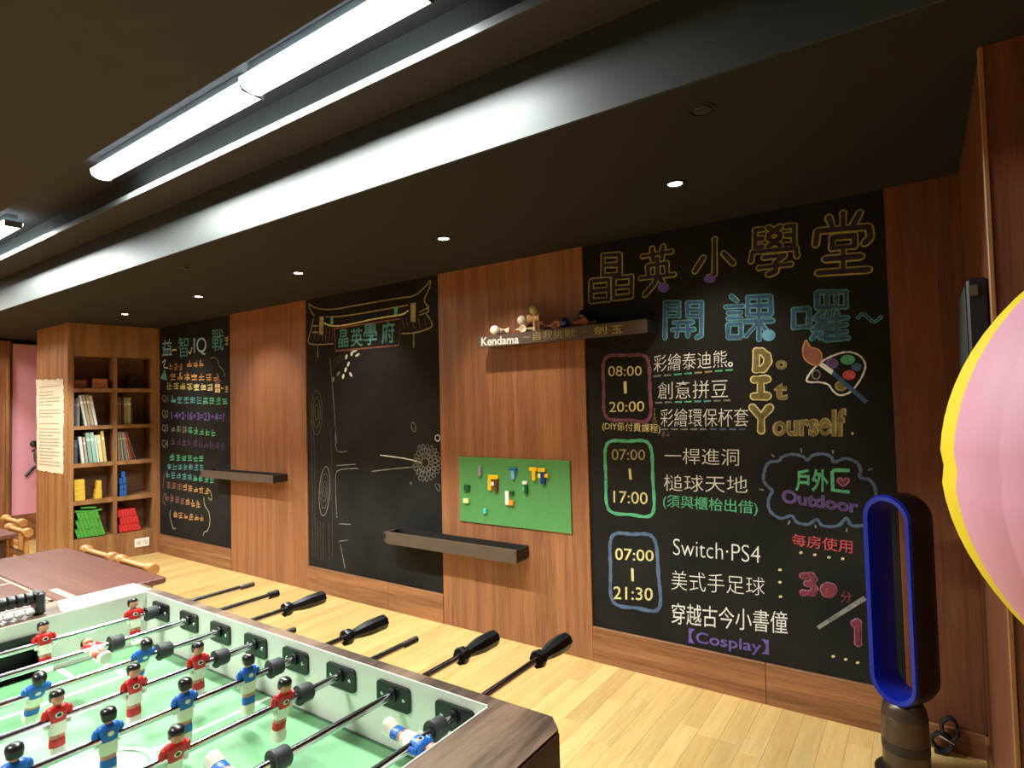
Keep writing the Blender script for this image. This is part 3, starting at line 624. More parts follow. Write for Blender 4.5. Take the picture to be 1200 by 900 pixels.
def brick(x0, x1, y0, y1, col, label, dep=.018):
    a = at_y(520 + x0 * .14167, 520 + y1 * .14167, BYF - dep); b = at_y(520 + x1 * .14167, 520 + y0 * .14167, BYF - dep)
    o = MB().box((a.x, BYF - dep, a.z), (b.x, BYF - .0019, b.z), bev=.0008); nx = max(1, round((b.x - a.x) / .016)); nz = max(1, round((b.z - a.z) / .016))
    for i in range(nx):
        for j in range(nz):
            o.lathe([(.0048, BYF - dep + .0003), (.0048, BYF - dep - .0018), (0, BYF - dep - .0018)], 10, axis='y', c=(a.x + (b.x - a.x) * (i + .5) / nx, 0, a.z + (b.z - a.z) * (j + .5) / nz))
    o = o.build('toy_brick', BC[col]); tag(o, label, 'toy brick', 'toy bricks on the green stud board'); return o
for a in ((285, 305, 190, 265, 'grey', 'thin grey upright toy brick near the top left of the green board'), (365, 388, 292, 385, 'yellow', 'yellow upright toy brick at the left of the F shape'),
          (365, 445, 262, 290, 'yellow', 'yellow toy brick across the top of the F shape'), (392, 413, 318, 345, 'white', 'small white toy brick between the yellow and brown uprights'),
          (415, 440, 292, 400, 'brown', 'brown upright toy brick right of the F shape'), (538, 598, 204, 222, 'blue', 'dark blue toy brick forming the bar of the blue T'),
          (556, 580, 223, 292, 'sky', 'light blue upright toy brick forming the stem of the blue T'), (705, 768, 198, 225, 'yellow', 'yellow toy brick forming the bar of the yellow T'),
          (728, 755, 226, 305, 'yellow', 'yellow upright toy brick forming the stem of the yellow T'), (778, 835, 202, 232, 'yellow', 'yellow toy brick on top of the rightmost letter shape'),
          (778, 799, 250, 282, 'cream', 'cream toy brick left of the navy upright'), (833, 860, 250, 280, 'yellow', 'yellow toy brick right of the navy upright'), (800, 832, 233, 335, 'navy', 'navy blue upright toy brick in the rightmost letter shape'),
          (648, 685, 312, 335, 'white', 'white toy brick above the dark green upright'), (666, 686, 336, 415, 'dark_green', 'dark green upright toy brick below a white one'), (650, 665, 362, 386, 'cyan', 'tiny cyan toy brick left of the dark green upright'),
          (508, 535, 395, 505, 'white', 'white upright toy brick of the bottom letter shape'), (540, 572, 395, 418, 'dark_green', 'dark green toy brick at the top of the bottom letter shape'), (536, 572, 470, 510, 'orange', 'orange toy brick at the foot of the bottom letter shape'),
          (165, 205, 342, 390, 'dark_green', 'dark green toy brick near the left edge of the green board'), (160, 200, 456, 490, 'cream', 'cream toy brick near the left edge of the green board'), (325, 348, 540, 575, 'cyan', 'small cyan toy brick alone at the bottom of the green board')):
    brick(*a)

# ------------------------------------------------------------------ bookcase
P0 = Vector((-6.89, 3.142, 0)); P1 = Vector((-7.035, 2.37, 0)); dd = (P1 - P0); CW = dd.length; ang = math.atan2(dd.y, dd.x)
bc = thing('bookcase', 'tall open wooden bookcase column with ten cubbies at the end of the wall', 'bookcase', P0, ang)
DEP = .34
def cb(name, a, b, m=W_CASE, bev=.0015): return MB().box(a, b, bev=bev).build(name, m, bc)
cb('stile', (0, -.36, .0), (.051, 0, 2.44)); cb('stile', (.744, -.36, 0), (CW, 0, 2.44)); cb('divider', (.374, -DEP, .262), (.409, -.001, 2.105))
rows = [(.255, .598), (.642, .975), (1.016, 1.357), (1.395, 1.74), (1.779, 2.105)]
cb('plinth', (.0515, -DEP, 0), (.7435, -.0005, .258)); cb('header', (.0515, -DEP, 2.108), (.7435, -.0005, 2.44))
for (a0, a1), (b0, b1) in zip(rows, rows[1:]):
    cb('shelf', (.0515, -DEP, a1), (.3735, -.002, b0)); cb('shelf', (.4095, -DEP, a1), (.7435, -.002, b0))
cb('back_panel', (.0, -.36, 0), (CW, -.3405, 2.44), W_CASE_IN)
p = MB().box((-7.88, 2.36, 0), (-7.04, 2.384, 2.44), bev=.0015).build('side_panel', W_CASE, bc); p.matrix_parent_inverse = (Matrix.Translation(P0) @ Matrix.Rotation(ang, 4, 'Z')).inverted()
def in_case(o, s, dy, z, rx=0, ry=0, rz=0):
    """places a thing by its position along the case front, its depth and height"""
    o.matrix_world = Matrix.Translation(P0) @ Matrix.Rotation(ang, 4, 'Z') @ Matrix.Translation((s, dy, z)) @ Matrix.Rotation(ry, 4, 'Y') @ Matrix.Rotation(rz, 4, 'Z'); return o
# socket
t = thing('wall_socket', 'white double power socket at the foot of the bookcase', 'socket'); in_case(t, .15, 0, .135)
MB().box((-.068, 0.0003, -.045), (.068, .010, .045), bev=.003).build('face_plate', M_WHITE, t)
for sx in (-.033, .033): MB().box((sx - .018, .0102, -.018), (sx + .018, .012, .018), bev=.0005).build('outlet_insert', plain('socket_insert', (205, 205, 198), .4), t)
# books
PAGE = plain('page_block', (214, 205, 182), .8)
def book(s, z, th, h, col, lean, label, grp, dep=.2):
    c = plain('book_cover', col, .5, var=.08, scale=60)
    o = MB(); o.box((0, -dep, 0), (.002, 0, h)); o.box((th - .002, -dep, 0), (th, 0, h)); o.box((0.002, -.002, 0), (th - .002, 0, h))
    b = o.build('book', c); tag(b, label, 'book', grp)
    MB().box((.0022, -dep + .004, .003), (th - .0022, -.0022, h - .003)).build('page_block', PAGE, b)
    # band on the spine
    MB().box((.001, .0001, h * .72), (th - .001, .0006, h * .8)).build('spine_band', plain('spine_band', tuple(min(255, int(q * 1.25 + 18)) for q in col), .5), b)
    in_case(b, s, -.03, z + .0005 + th * math.sin(max(lean, 0)), ry=lean)
def px_s(x): return .743 - (x - 88) * .00726
def bookrow(lst, z, grp, base=0):
    for x0, x1, h, col, lean, label in lst:
        s = px_s(x1) if x0 < 136 else .373 - (x1 - 137.5) * .0069
        th = (x1 - x0) * .0071
        book(s, z, max(.008, th - .001), h, col, lean, label, grp)
L1 = 'left column, second cubby from the top'; 
bookrow([(88, 92, .28, (70, 74, 92), 0, 'dark slate book leaning nowhere at the left end of the upper left book cubby'), (92, 95, .29, (120, 110, 104), 0, 'grey brown book second from the left in the upper left book cubby'),
         (101, 104, .315, (200, 196, 184), .17, 'white slanting thin book in the upper left book cubby'), (104.5, 108, .32, (168, 150, 122), .17, 'tan slanting book in the upper left book cubby'), (108.5, 112, .32, (178, 164, 140), .17, 'beige slanting book in the upper left book cubby'), (112.5, 116, .31, (224, 218, 208), .17, 'white slanting book at the right of the upper left book cubby')], 1.395, 'books in the upper left cubby')
bookrow([(138, 140.5, .29, (150, 118, 106), 0, 'pinkish brown book at the left of the upper right book cubby'), (141, 143.5, .29, (120, 82, 80), 0, 'dull red book second in the upper right book cubby'), (144, 146.5, .29, (74, 44, 48), 0, 'dark maroon book in the upper right book cubby'), (147, 151, .285, (150, 136, 100), 0, 'olive beige book in the upper right book cubby'), (151.5, 156, .285, (172, 160, 112), 0, 'thick pale olive book in the upper right book cubby'), (157, 159.5, .25, (60, 58, 52), .06, 'short dark book at the right of the upper right book cubby')], 1.395, 'books in the upper right cubby')
bookrow([(88, 92.5, .24, (70, 84, 100), 0, 'short slate blue book at the left of the lower left book cubby'), (97.5, 101, .27, (214, 212, 202), .11, 'white book second in the lower left book cubby'), (102, 105, .265, (176, 160, 158), .11, 'pinkish grey book in the lower left book cubby'),
         (106, 110.5, .31, (140, 172, 150), .11, 'pale green book in the lower left book cubby'), (111, 115.5, .31, (152, 190, 180), .11, 'pale teal thick book in the lower left book cubby'), (116, 118, .28, (224, 226, 220), .11, 'thin white book in the lower left book cubby'), (118.5, 123, .28, (220, 210, 160), .11, 'cream thick book in the lower left book cubby'), (123.5, 127, .32, (214, 184, 112), .1, 'tall yellowish book at the right of the lower left book cubby')], 1.016, 'books in the lower left cubby')
mags = [(196, 188, 176), (150, 120, 96), (188, 172, 150), (128, 116, 104), (180, 160, 140), (160, 150, 140), (196, 90, 50), (150, 52, 40), (100, 92, 88)]
nm = ['pale grey', 'brown', 'beige', 'dark grey', 'tan', 'mid grey', 'orange red', 'dark red', 'charcoal']
bookrow([(140 + i * 2.7, 141.25 + i * 2.7, .305, mags[i], .03 + i * .030, nm[i] + ' thin magazine in the fanned row of the lower right book cubby') for i in range(9)], 1.016, 'magazines in the lower right cubby')
# wooden puzzles
def puzzle(s, w_, h, dy, z, label, steps=1):
    t = thing('wooden_puzzle', label, 'puzzle', group='wooden puzzles in the top cubbies'); in_case(t, s, dy, z + .0005)
    MB().box((0, -.12, 0), (w_, 0, h * .48), bev=.002).build('puzzle_base', W_BOX, t); MB().box((0.003, -.117, h * .5), (w_ - .003, -.003, h), bev=.002).build('puzzle_lid', W_BOX, t)
puzzle(px_s(104), .11, .085, -.06, 1.779, 'reddish wooden puzzle box at the left of the top left cubby'); puzzle(px_s(128), .13, .1, -.02, 1.779, 'orange wooden puzzle box at the right of the top left cubby')
t = thing('wooden_pagoda', 'small dark wooden stepped puzzle in the top right cubby', 'puzzle'); in_case(t, .2, -.2, 1.7795)
for i, (r, z0, z1) in enumerate(((.06, 0, .03), (.05, .031, .07), (.062, .071, .085), (.035, .086, .12), (.045, .121, .13), (.012, .131, .16))): MB().box((-r, -r, z0), (r, r, z1), bev=.002).build('puzzle_tier', W_TABLED, t)
# coloured wooden blocks
def block_mat(n_, c): return plain(n_, c, .5, var=.08, scale=30)
def blocks(lst, mat, label, grp, size=(.028, .15, .088)):
    first = None
    for ii, (s, dy, z, ry) in enumerate(lst):
        z += size[0] * math.sin(max(ry, 0)) if abs(ry) < 1 else 0
        if first is None: o = first = MB().box((0, -size[1], 0), (size[0], 0, size[2]), bev=.0015).build('wooden_block', mat)
        else: o = first.copy(); COL.objects.link(o)
        tag(o, label if isinstance(label, str) else label[ii], 'toy block', grp); in_case(o, s, dy, z, ry=ry)
MG = block_mat('green_block_stain', (74, 158, 58)); MR = block_mat('red_block_stain', (206, 44, 44)); MY = block_mat('yellow_block_stain', (220, 180, 60)); MBL = block_mat('blue_block_stain', (34, 92, 168))
ORD = ['first', 'second', 'third', 'fourth', 'fifth', 'sixth', 'seventh', 'eighth', 'ninth', 'tenth']; ROW = ['bottom', 'middle', 'top']
g = []; lab = []
for r in range(3):
    row = [.47 + c * .0300 + r * .024 for c in range(9)]; row = sorted([q for q in row if q < .684], reverse=True)
    for c, q in enumerate(row):
        g.append((q, -.015 - random.random() * .016, .2635 + r * .086, .28)); lab.append('green wooden block, ' + ORD[c] + ' from the left in the ' + ROW[r] + ' leaning row')
blocks(g, MG, lab, 'green wooden blocks')
blocks([(.50, -.03, .537, PI / 2 + .06), (.60, -.025, .535, PI / 2 - .08), (.55, -.02, .565, PI / 2 - .10)], MG, ['green wooden slat lying loose at the right on top of the green rows', 'green wooden slat lying loose at the left on top of the green rows', 'topmost green wooden slat lying loose above the green rows'], 'loose green wooden blocks', size=(.016, .05, .13))
g = []; lab = []
for r in range(3):
    row = [.150 + c * .0290 + r * .020 for c in range(7)]; row = sorted([q for q in row if q < .343], reverse=True)
    for c, q in enumerate(row):
        g.append((q, -.015 - random.random() * .016, .2645 + r * .079, .06 + c * .035)); lab.append('red wooden block, ' + ORD[c] + ' from the left in the ' + ROW[r] + ' heaped row')
blocks(g, MR, lab, 'red wooden blocks', size=(.026, .15, .076))
for k in range(4): blocks([(px_s(101.5) - .0 + k * .002, -.02, .6425 + k * .053, 0)], MY, ['bottom', 'second', 'third', 'top'][k] + ' yellow block of the left yellow stack', 'yellow wooden blocks', size=(.088, .12, .052))
for k, (a, b) in enumerate(((112.5, 121), (113.5, 121), (114.5, 120.5), (115, 120.5))): blocks([(px_s(b), -.02, .6425 + k * .046, 0)], MY, ['bottom', 'second', 'third', 'top'][k] + ' yellow block of the narrow right yellow stack', 'yellow wooden blocks', size=((b - a) * .0071, .11, .045))
blocks([(.285, -.02, .6425, 0), (.318, -.02, .6425, 0), (.282, -.03, .708, .05), (.316, -.02, .706, 0), (.29, -.02, .774, -.03), (.322, -.025, .772, 0), (.30, -.02, .838, 0)], MBL, ['blue block, right of the bottom pair', 'blue block, left of the bottom pair', 'blue block, right of the second pair from below', 'blue block, left of the second pair from below', 'blue block, right of the third pair from below', 'blue block, left of the third pair from below', 'topmost single blue block of the stack'], 'blue wooden blocks', size=(.03, .1, .062))

# torn paper notice on the bookcase side
t = thing('paper_notice', 'tall cream notice with torn edges taped to the side of the bookcase', 'poster', (-7.5, 2.359, 1.41))
mb = MB(); rr = random.Random(5); pts = []
for i in range(25): pts.append((-.375 + .75 * i / 24, .485 + rr.uniform(-.008, .008) - .02 * i / 24))
for i in range(1, 33): pts.append((.37 + rr.uniform(-.012, .012), .465 - .95 * i / 33))
for i in range(25): pts.append((.365 - .68 * i / 24, -.49 + rr.uniform(-.008, .008) + .006 * i / 24))
for i in range(1, 33): pts.append((-.33 - .045 * i / 33 + rr.uniform(-.008, .008), -.48 + .96 * i / 33))
n = len(pts); mb.add([(a, -.001, b) for a, b in pts] + [(a, -.0035 - .004 * abs(math.sin(b * 9)), b) for a, b in pts], [tuple(range(n)), tuple(range(2 * n - 1, n - 1, -1))] + [(i, (i + 1) % n, n + (i + 1) % n, n + i) for i in range(n)])
mb.build('sheet', plain('old_paper', (218, 206, 182), .85, var=.06, scale=6), t)
mb = MB(); z = .40
while z > -.43:
    if .03 < z < .075: z -= .02; continue
    a = -.28 + rr.uniform(0, .02); e = rr.choice((.3, .3, .27, .1))
    while a < e:
        l = rr.uniform(.02, .07); mb.box((a, -.0095, z), (min(a + l, e), -.0085, z + .008)); a += l + .01
    z -= .034 if rr.random() < .85 else .055
o = mb.build('printed_line', plain('faded_ink', (176, 160, 138), .8), t); o['kind'] = 'stuff'
# ornament on the pink wall
t = thing('wall_ornament', 'black and grey figure ornament on the pink wall, half behind the bookcase', 'ornament', (-8.97, 2.66, 1.0))
MB().ball((0, 0, .17), .04, 14).build('head', M_BLACK, t, smooth=60); MB().ball((0, .045, .02), .05, 14, sc=(.6, 1, 2.2)).build('body', M_LEDGE, t, smooth=60)
MB().tube([(0, -.08, -.22), (0, .0, -.12), (0, .05, -.1)], [.018, .016, .02], 10).build('leg', M_BLACK, t, smooth=60); MB().tube([(-.0, .02, .1), (0, -.02, .08)], .01, 8).build('arm', M_BLACK, t, smooth=60)

# ------------------------------------------------------------------ tables and chairs
def table(x0, x1, y0, y1, label, top, body, z=.75, edge=None):
    t = thing('table', label, 'table', ((x0 + x1) / 2, (y0 + y1) / 2, 0)); hx, hy = (x1 - x0) / 2, (y1 - y0) / 2
    MB().box((-hx, -hy, z - .03), (hx, hy, z), bev=.006).build('tabletop', top, t)
    MB().box((-hx + .04, -hy + .04, z - .05), (hx - .04, hy - .04, z - .0305), bev=.004).build('sub_top', body, t)
    for s_ in (-1, 1):
        MB().box((-hx + .09, s_ * (hy - .07) - .01, z - .15), (hx - .09, s_ * (hy - .07) + .01, z - .051)).build('apron', body, t)
        MB().box((s_ * (hx - .07) - .01, -hy + .09, z - .15), (s_ * (hx - .07) + .01, hy - .09, z - .051)).build('apron', body, t)
    for sx in (-1, 1):
        for sy in (-1, 1): MB().box((sx * (hx - .075) - .03, sy * (hy - .075) - .03, 0), (sx * (hx - .075) + .03, sy * (hy - .075) + .03, z - .051), bev=.003).build('leg', body, t)
    if edge:
        MB().box((-hx, hy - .012, z + .0003), (hx, hy, z + .0015)).build('pale_edge', edge, t); MB().box((-hx, -hy, z + .0003), (-hx + .012, hy - .0125, z + .0015)).build('pale_edge', edge, t)
    return t
M_PALE = plain('pale_worn_edge', (196, 158, 124), .5)
tA = table(-4.07, -2.9,   .95, 1.36, 'long reddish brown wooden table behind the table football', W_TABLE, W_TABLED)
MB().box((.35, -.17, .7503), (.58, -.14, .7512)).build('pale_tape', plain('pale_tape', (206, 160, 136), .5), tA)
M_MARB = plain('mottled_brown_top', (104, 56, 40), .35, var=.45, scale=70)
table(-3.43, -2.965, .30, .943, 'dark mottled brown table touching the near side of the reddish one', M_MARB, W_TABLED, edge=M_PALE)
table(-4.1, -3.436, .30, .943, 'dark mottled brown table cut by the left edge of the photo', M_MARB, W_TABLED, edge=M_PALE)
table(-6.1, -4.86, .6, 1.36, 'dark red brown table at the far left by the pink wall', W_TABLE, W_TABLED)
def chair(x, y, label):
    t = thing('wooden_chair', label, 'chair', (x, y, 0), group='honey wood chairs with round ended top rails')
    MB().lathe([(0, -.195), (.026, -.195), (.030, -.19), (.030, -.15), (.026, -.145), (.016, -.14), (.016, .14), (.026, .145), (.030, .15), (.030, .19), (.026, .195), (0, .195)], 18, axis='x', c=(0, .0, .732)).build('top_rail', W_CHAIR, t, smooth=40)
    for s_ in (-1, 1):
        MB().tube([(s_ * .15, 0, 0), (s_ * .15, 0, .4), (s_ * .15, 0, .716)], .016, 10).build('back_post', W_CHAIR, t, smooth=40)
        MB().tube([(s_ * .15, -.32, 0), (s_ * .15, -.32, .398)], .016, 10).build('front_leg', W_CHAIR, t, smooth=40)
    MB().box((-.134, -.012, .56), (.134, .008, .60), bev=.004).build('back_slat', W_CHAIR, t)
    MB().box((-.18, -.35, .3985), (.18, -.018, .42), bev=.006).build('seat', W_CHAIR, t)
    MB().box((-.134, -.01, .2), (.134, .006, .23), bev=.003).build('stretcher', W_CHAIR, t)
    return t
c0 = chair(-3.79, 1.42, 'honey wood chair behind the reddish table, nearer the bookcase')
dup(c0, (-3.35, 1.42, 0), label='honey wood chair behind the reddish table, nearer the table football')
dup(c0, (-5.59, 1.54, 0), label='honey wood chair behind the far left table, the upper of two seen there')
dup(c0, (-5.10, 1.43, 0), label='honey wood chair at the corner of the far left table, lower of the two')

# ------------------------------------------------------------------ table football
RZ_ = .95; RODZ = .912; FZ = .802
X0, X1, XI0, XI1 = -2.15, -.53, -2.0, -.68; Y0, Y1, YI0, YI1 = .09, .912, .122, .880
ft = thing('football_table', 'table football with green field, dark wood rim and red and blue players', 'game table')
for a, b in ((YI1 + .003, Y1), (Y0, YI0 - .003)): MB().box((XI0 - .0034, a, .62), (XI1 + .0034, b, RZ_)).build('side_board', W_RIM, ft)
for nm_, a, b in (('end_board', X0, XI0), ('end_board', XI1, X1)):
    e = .03; s_ = 1 if a == X0 else -1
    xo, xi = (a, b - .0035) if s_ == 1 else (b, a + .0035)
    pl = [(xi, Y0), (xo - (-s_) * 0 + s_ * e, Y0), (xo, Y0 + e), (xo, Y1 - e), (xo + s_ * e, Y1), (xi, Y1)]
    if s_ == 1: pl = pl[::-1]
    n = len(pl); m_ = MB()
    if a == X0:
        # goal opening passes through the inner half of this end
        m_.box((a + .004, Y0 + .004, .62), (a + .06, Y1 - .004, RZ_ - .025)); m_.box((a + .06, Y0 + .004, .62), (b - .003, .378, RZ_ - .025)); m_.box((a + .06, .622, .62), (b - .003, Y1 - .004, RZ_ - .025)); m_.box((a + .06, .378, .62), (b - .003, .622, FZ - .01))
        zb = RZ_ - .025
    else: zb = .62
    m_.add([(p[0], p[1], zb) for p in pl] + [(p[0], p[1], RZ_) for p in pl], [tuple(range(n))[::-1], tuple(range(n, 2 * n))] + [(i, (i + 1) % n, n + (i + 1) % n, n + i) for i in range(n)])
    m_.build('end_board', W_RIM, ft)
M_INNER = plain('white_inner_lining', (232, 232, 222), .28, var=.02)
MB().box((XI0, YI1, FZ - .005), (XI1, YI1 + .003, RZ_ + .0006)).build('inner_lining', M_INNER, ft)
MB().box((XI0, YI0 - .003, FZ - .005), (XI1, YI0, RZ_ + .0006)).build('inner_lining', M_INNER, ft)
MB().box((XI1, YI0, FZ - .005), (XI1 + .003, YI1, RZ_ - .001)).build('inner_lining', M_INNER, ft)
mb = MB(); mb.box((XI0 - .003, .622, FZ - .005), (XI0, YI1, RZ_ + .0006)); mb.box((XI0 - .003, YI0, FZ - .005), (XI0, .378, RZ_ + .0006)); mb.box((XI0 - .003, .378, .908), (XI0, .622, RZ_ + .0006)); mb.build('inner_lining', M_INNER, ft)
# white corner cover
mb = MB(); pl = [(-2.128, .895), (-2.128, .69), (-2.02, .662), (-2.004, .664), (-2.004, .895)]; n = 5
mb.add([(a, b, RZ_ + .0006) for a, b in pl] + [(a, b, RZ_ + .003) for a, b in pl], [(5, 6, 7, 8, 9)] + [(i, (i + 1) % n, n + (i + 1) % n, n + i) for i in range(n)]); mb.build('corner_cover', M_WHITE, ft)
# playfield
MB().box((XI0 + .001, YI0 + .001, FZ - .02), (XI1 - .001, YI1 - .001, FZ - .002)).build('field_border', M_GREEN2, ft)  # shadow line at the field's edge gap, put into a darker green strip
field = MB().box((XI0 + .012, YI0 + .012, FZ - .0019), (XI1 - .012, YI1 - .012, FZ)).build('playfield', M_GREEN, ft)
XC = (XI0 + XI1) / 2; YC = (YI0 + YI1) / 2
zz = FZ + .0004
def strip(a, b): MB().box((a[0], a[1], zz), (b[0], b[1], zz + .0003)).build('field_line', M_LINE, ft)
strip((XC - .006, YI0 + .012), (XC + .006, YC - .101)); strip((XC - .006, YC + .101), (XC + .006, YI1 - .012))
for xg, s_ in ((XI0 + .012, 1), (XI1 - .012, -1)):
    for dx, hy in ((.21, .24), (.11, .155)):
        m_ = MB(); a, b = sorted((xg + s_ * (dx - .014), xg + s_ * dx)); m_.box((a, YC - hy, zz), (b, YC + hy, zz + .0003))
        a, b = sorted((xg, xg + s_ * (dx - .014)))
        for q in (-1, 1): y_a, y_b = sorted((YC + q * (hy - .014), YC + q * hy)); m_.box((a, y_a, zz), (b, y_b, zz + .0003))
        m_.build('penalty_line', M_LINE, ft)
k = 48; vs = []
for i in range(k):
    t_ = 2 * PI * i / k; vs += [(XC + .1 * math.cos(t_), YC + .1 * math.sin(t_), zz + .0004), (XC + .088 * math.cos(t_), YC + .088 * math.sin(t_), zz + .0004)]
mb = MB(); mb.add(vs, [(2 * i, 2 * ((i + 1) % k), 2 * ((i + 1) % k) + 1, 2 * i + 1) for i in range(k)]); mb.build('centre_circle', M_LINE, ft)
mb = MB(); mb.add([(XC + .082 * math.cos(2 * PI * i / 40), YC + .082 * math.sin(2 * PI * i / 40), zz + .0005) for i in range(40)], [tuple(range(40))]); mb.build('centre_spot', M_LINE, ft)
# goal
g_ = MB(); g_.box((-2.088, .378, FZ - .009), (-2.084, .622, .924)); g_.box((-2.084, .378, FZ - .009), (-2.003, .384, .924)); g_.box((-2.084, .616, FZ - .009), (-2.003, .622, .924)); g_.box((-2.084, .384, .918), (-2.003, .616, .924))
g_.build('goal_pocket', M_BLACK, ft)
fr = MB(); out_ = [(.372, FZ + .001), (.628, FZ + .001), (.628, .893), (.618, .907), (.600, .914), (.400, .914), (.382, .907), (.372, .893)]; inn = [(.386, FZ + .001), (.614, FZ + .001), (.614, .888), (.607, .896), (.596, .899), (.404, .899), (.393, .896), (.386, .888)]
vs = [(XI0 + .001, a, b) for a, b in out_] + [(XI0 + .008, a, b) for a, b in out_] + [(XI0 + .008, a, b) for a, b in inn] + [(XI0 + .001, a, b) for a, b in inn]
fs = []
for i in range(8):
    if i == 0: continue
    j = (i + 1) % 8
    for r in range(3): fs.append((r * 8 + i, r * 8 + j, r * 8 + 8 + j, r * 8 + 8 + i))
fr.add(vs, fs); fr.build('goal_frame', M_BLACK, ft)
# body and legs
mb = MB(); mb.box((X0 + .02, Y0 + .012, .60), (X1 - .02, Y1 - .012, .619)); mb.build('bottom_board', W_DARKRED, ft)
MB().box((X1 + .0005, Y0 + .034, .62), (X1 + .004, Y1 - .034, RZ_ - .004)).build('end_veneer', W_DARKRED, ft)
for sx in (X0 + .02, X1 - .12):
    for sy in (Y0 + .01, Y1 - .11): MB().box((sx, sy, .0), (sx + .1, sy + .1, .599), bev=.004).build('leg', W_DARKRED, ft)
# scorer on the far end
MB().box((-2.085, .612, RZ_ + .0005), (-2.035, .634, RZ_ + .062), bev=.005).build('scorer_post', M_BLACK, ft)
MB().box((-2.085, .366, RZ_ + .0005), (-2.035, .388, RZ_ + .062), bev=.005).build('scorer_post', M_BLACK, ft)
MB().tube([(-2.06, .388, RZ_ + .044), (-2.06, .612, RZ_ + .044)], .003, 8).build('scorer_wire', M_CHROME, ft)
MB().tube([(-2.05, .388, RZ_ + .016), (-2.05, .612, RZ_ + .016)], .003, 8).build('scorer_wire', M_CHROME, ft)
for i in range(10): MB().lathe([(.004, -.009), (.018, -.0085), (.0185, 0), (.018, .005), (.014, .007), (.004, .0085)], 14, axis='y', c=(-2.06, .602 - i * .0195, RZ_ + .046)).build('scorer_bead', M_BLACK, ft, smooth=40)
for i in range(9): MB().ball((-2.045, .600 - i * .0235, RZ_ + .0135), .0118, 12).build('scorer_bead', M_WHITE, ft, smooth=60)
# players
def player_mesh(shirt, flip):
    mb = MB()
    def ring(cx, z, a, b, n=12, sq=.75):
        out = []
        for i in range(n):
            t_ = 2 * PI * i / n; c_, s_ = math.cos(t_), math.sin(t_)
            out.append((cx + a * math.copysign(abs(c_) ** sq, c_), b * math.copysign(abs(s_) ** sq, s_), z))
        return out
    def loft(rs, ms, n=12):
        vs = [p for r in rs for p in r]; b0 = len(mb.v); mb.add(vs, [])
        for i in range(len(rs) - 1):
            for k in range(n):
                l = (k + 1) % n; mb.f.append((b0 + i * n + k, b0 + i * n + l, b0 + i * n + n + l, b0 + i * n + n + k)); mb.m.append(ms[i])
        mb.f.append(tuple(range(b0 + n - 1, b0 - 1, -1))); mb.m.append(ms[0]); mb.f.append(tuple(range(b0 + (len(rs) - 1) * n, b0 + len(rs) * n))); mb.m.append(ms[-1])
    # 0 white 1 sock/shirt 2 skin 3 hair ; facing +x
    loft([ring(.003, -.073, .012, .011), ring(.003, -.062, .012, .0115), ring(.0, -.055, .009, .0115), ring(.0, -.052, .0085, .0115)], [0, 0, 0])
    loft([ring(.0, -.052, .0075, .0115), ring(.0, -.044, .0078, .0115), ring(0, -.036, .0075, .011), ring(0, -.0355, .0072, .011), ring(0, -.028, .0075, .011), ring(0, -.0275, .0088, .0125), ring(0, -.012, .0092, .013), ring(0, -.006, .009, .0125), ring(0, -.004, .0093, .0128), ring(0, .008, .0098, .0140), ring(0, .018, .0095, .0165), ring(0, .023, .007, .0150), ring(0, .026, .005, .007)],
         [1, 1, 1, 2, 2, 0, 0, 0, 1, 1, 1, 1])
    loft([ring(0, .024, .0048, .005), ring(0, .030, .0048, .005), ring(.001, .032, .0088, .0080), ring(.001, .038, .0100, .0090), ring(.0005, .044, .0098, .0090), ring(0, .048, .0085, .008)], [2, 2, 2, 2, 2])
    loft([ring(-.004, .033, .0075, .0096, sq=1), ring(-.0025, .041, .0102, .0108, sq=1), ring(-.0010, .0455, .0118, .0112, sq=1), ring(-.0008, .051, .0105, .0096, sq=1), ring(-.001, .0545, .0055, .0055, sq=1)], [3, 3, 3, 3])
    for s_ in (-1, 1):
        mb.tube([(0, s_ * .0150, .019), (.0005, s_ * .0175, .012), (.001, s_ * .018, .004)], [.0045, .005, .0046], 8, 1)
        mb.tube([(.001, s_ * .018, .004), (.003, s_ * .0165, -.006), (.004, s_ * .0145, -.012)], [.0038, .0036, .004], 8, 0)
        mb.box((-.001, s_ * .0135 - .002 if 0 else -.0006, -.05), (.0080, .0006, -.028), 3 if 0 else 1) if s_ == 1 else None
    mb.lathe([(.0052, .0), (.0052, .0016), (0, .0016)], 12, 0, axis='x', c=(.0086, 0, .010)); mb.lathe([(.0034, .0), (.0034, .0022), (0, .0022)], 10, 3, axis='x', c=(.0086, 0, .010))
    mb.lathe([(.0044, .0), (.0044, -.0016), (0, -.0016)], 12, 0, axis='x', c=(-.0086, 0, .010))
    return mb
pm = {}
for nm_, col, fl in (('red', M_RED, 0), ('blue', M_BLUE, 1)):
    o = player_mesh(col, fl).build('player_figure', [M_CREAM, col, M_SKIN, M_HAIR], None, smooth=45); pm[nm_] = o.data; bpy.data.objects.remove(o)
RODS = [('red', [.803, .589, .375], -10, .838, 1.176, None), ('red', [.641, .41], -82, .680, 1.155, 'tip'), ('blue', [.683, .473, .263], 28, .722, 1.211, 'h'), ('red', [.732, .595, .458, .321, .184], 0, .775, .99, None),
        ('blue', [.757, .620, .483, .346, .209], 0, .812, 1.162, 'h'), ('red', [.730, .520, .310], 14, .770, 1.115, None), ('blue', [.535, .30], 100, .602, 1.229, 'h'), ('blue', [.772, .561, .347], 95, .815, 1.309, 'h')]
bear_m = None; bump_m = None; hand_m = None
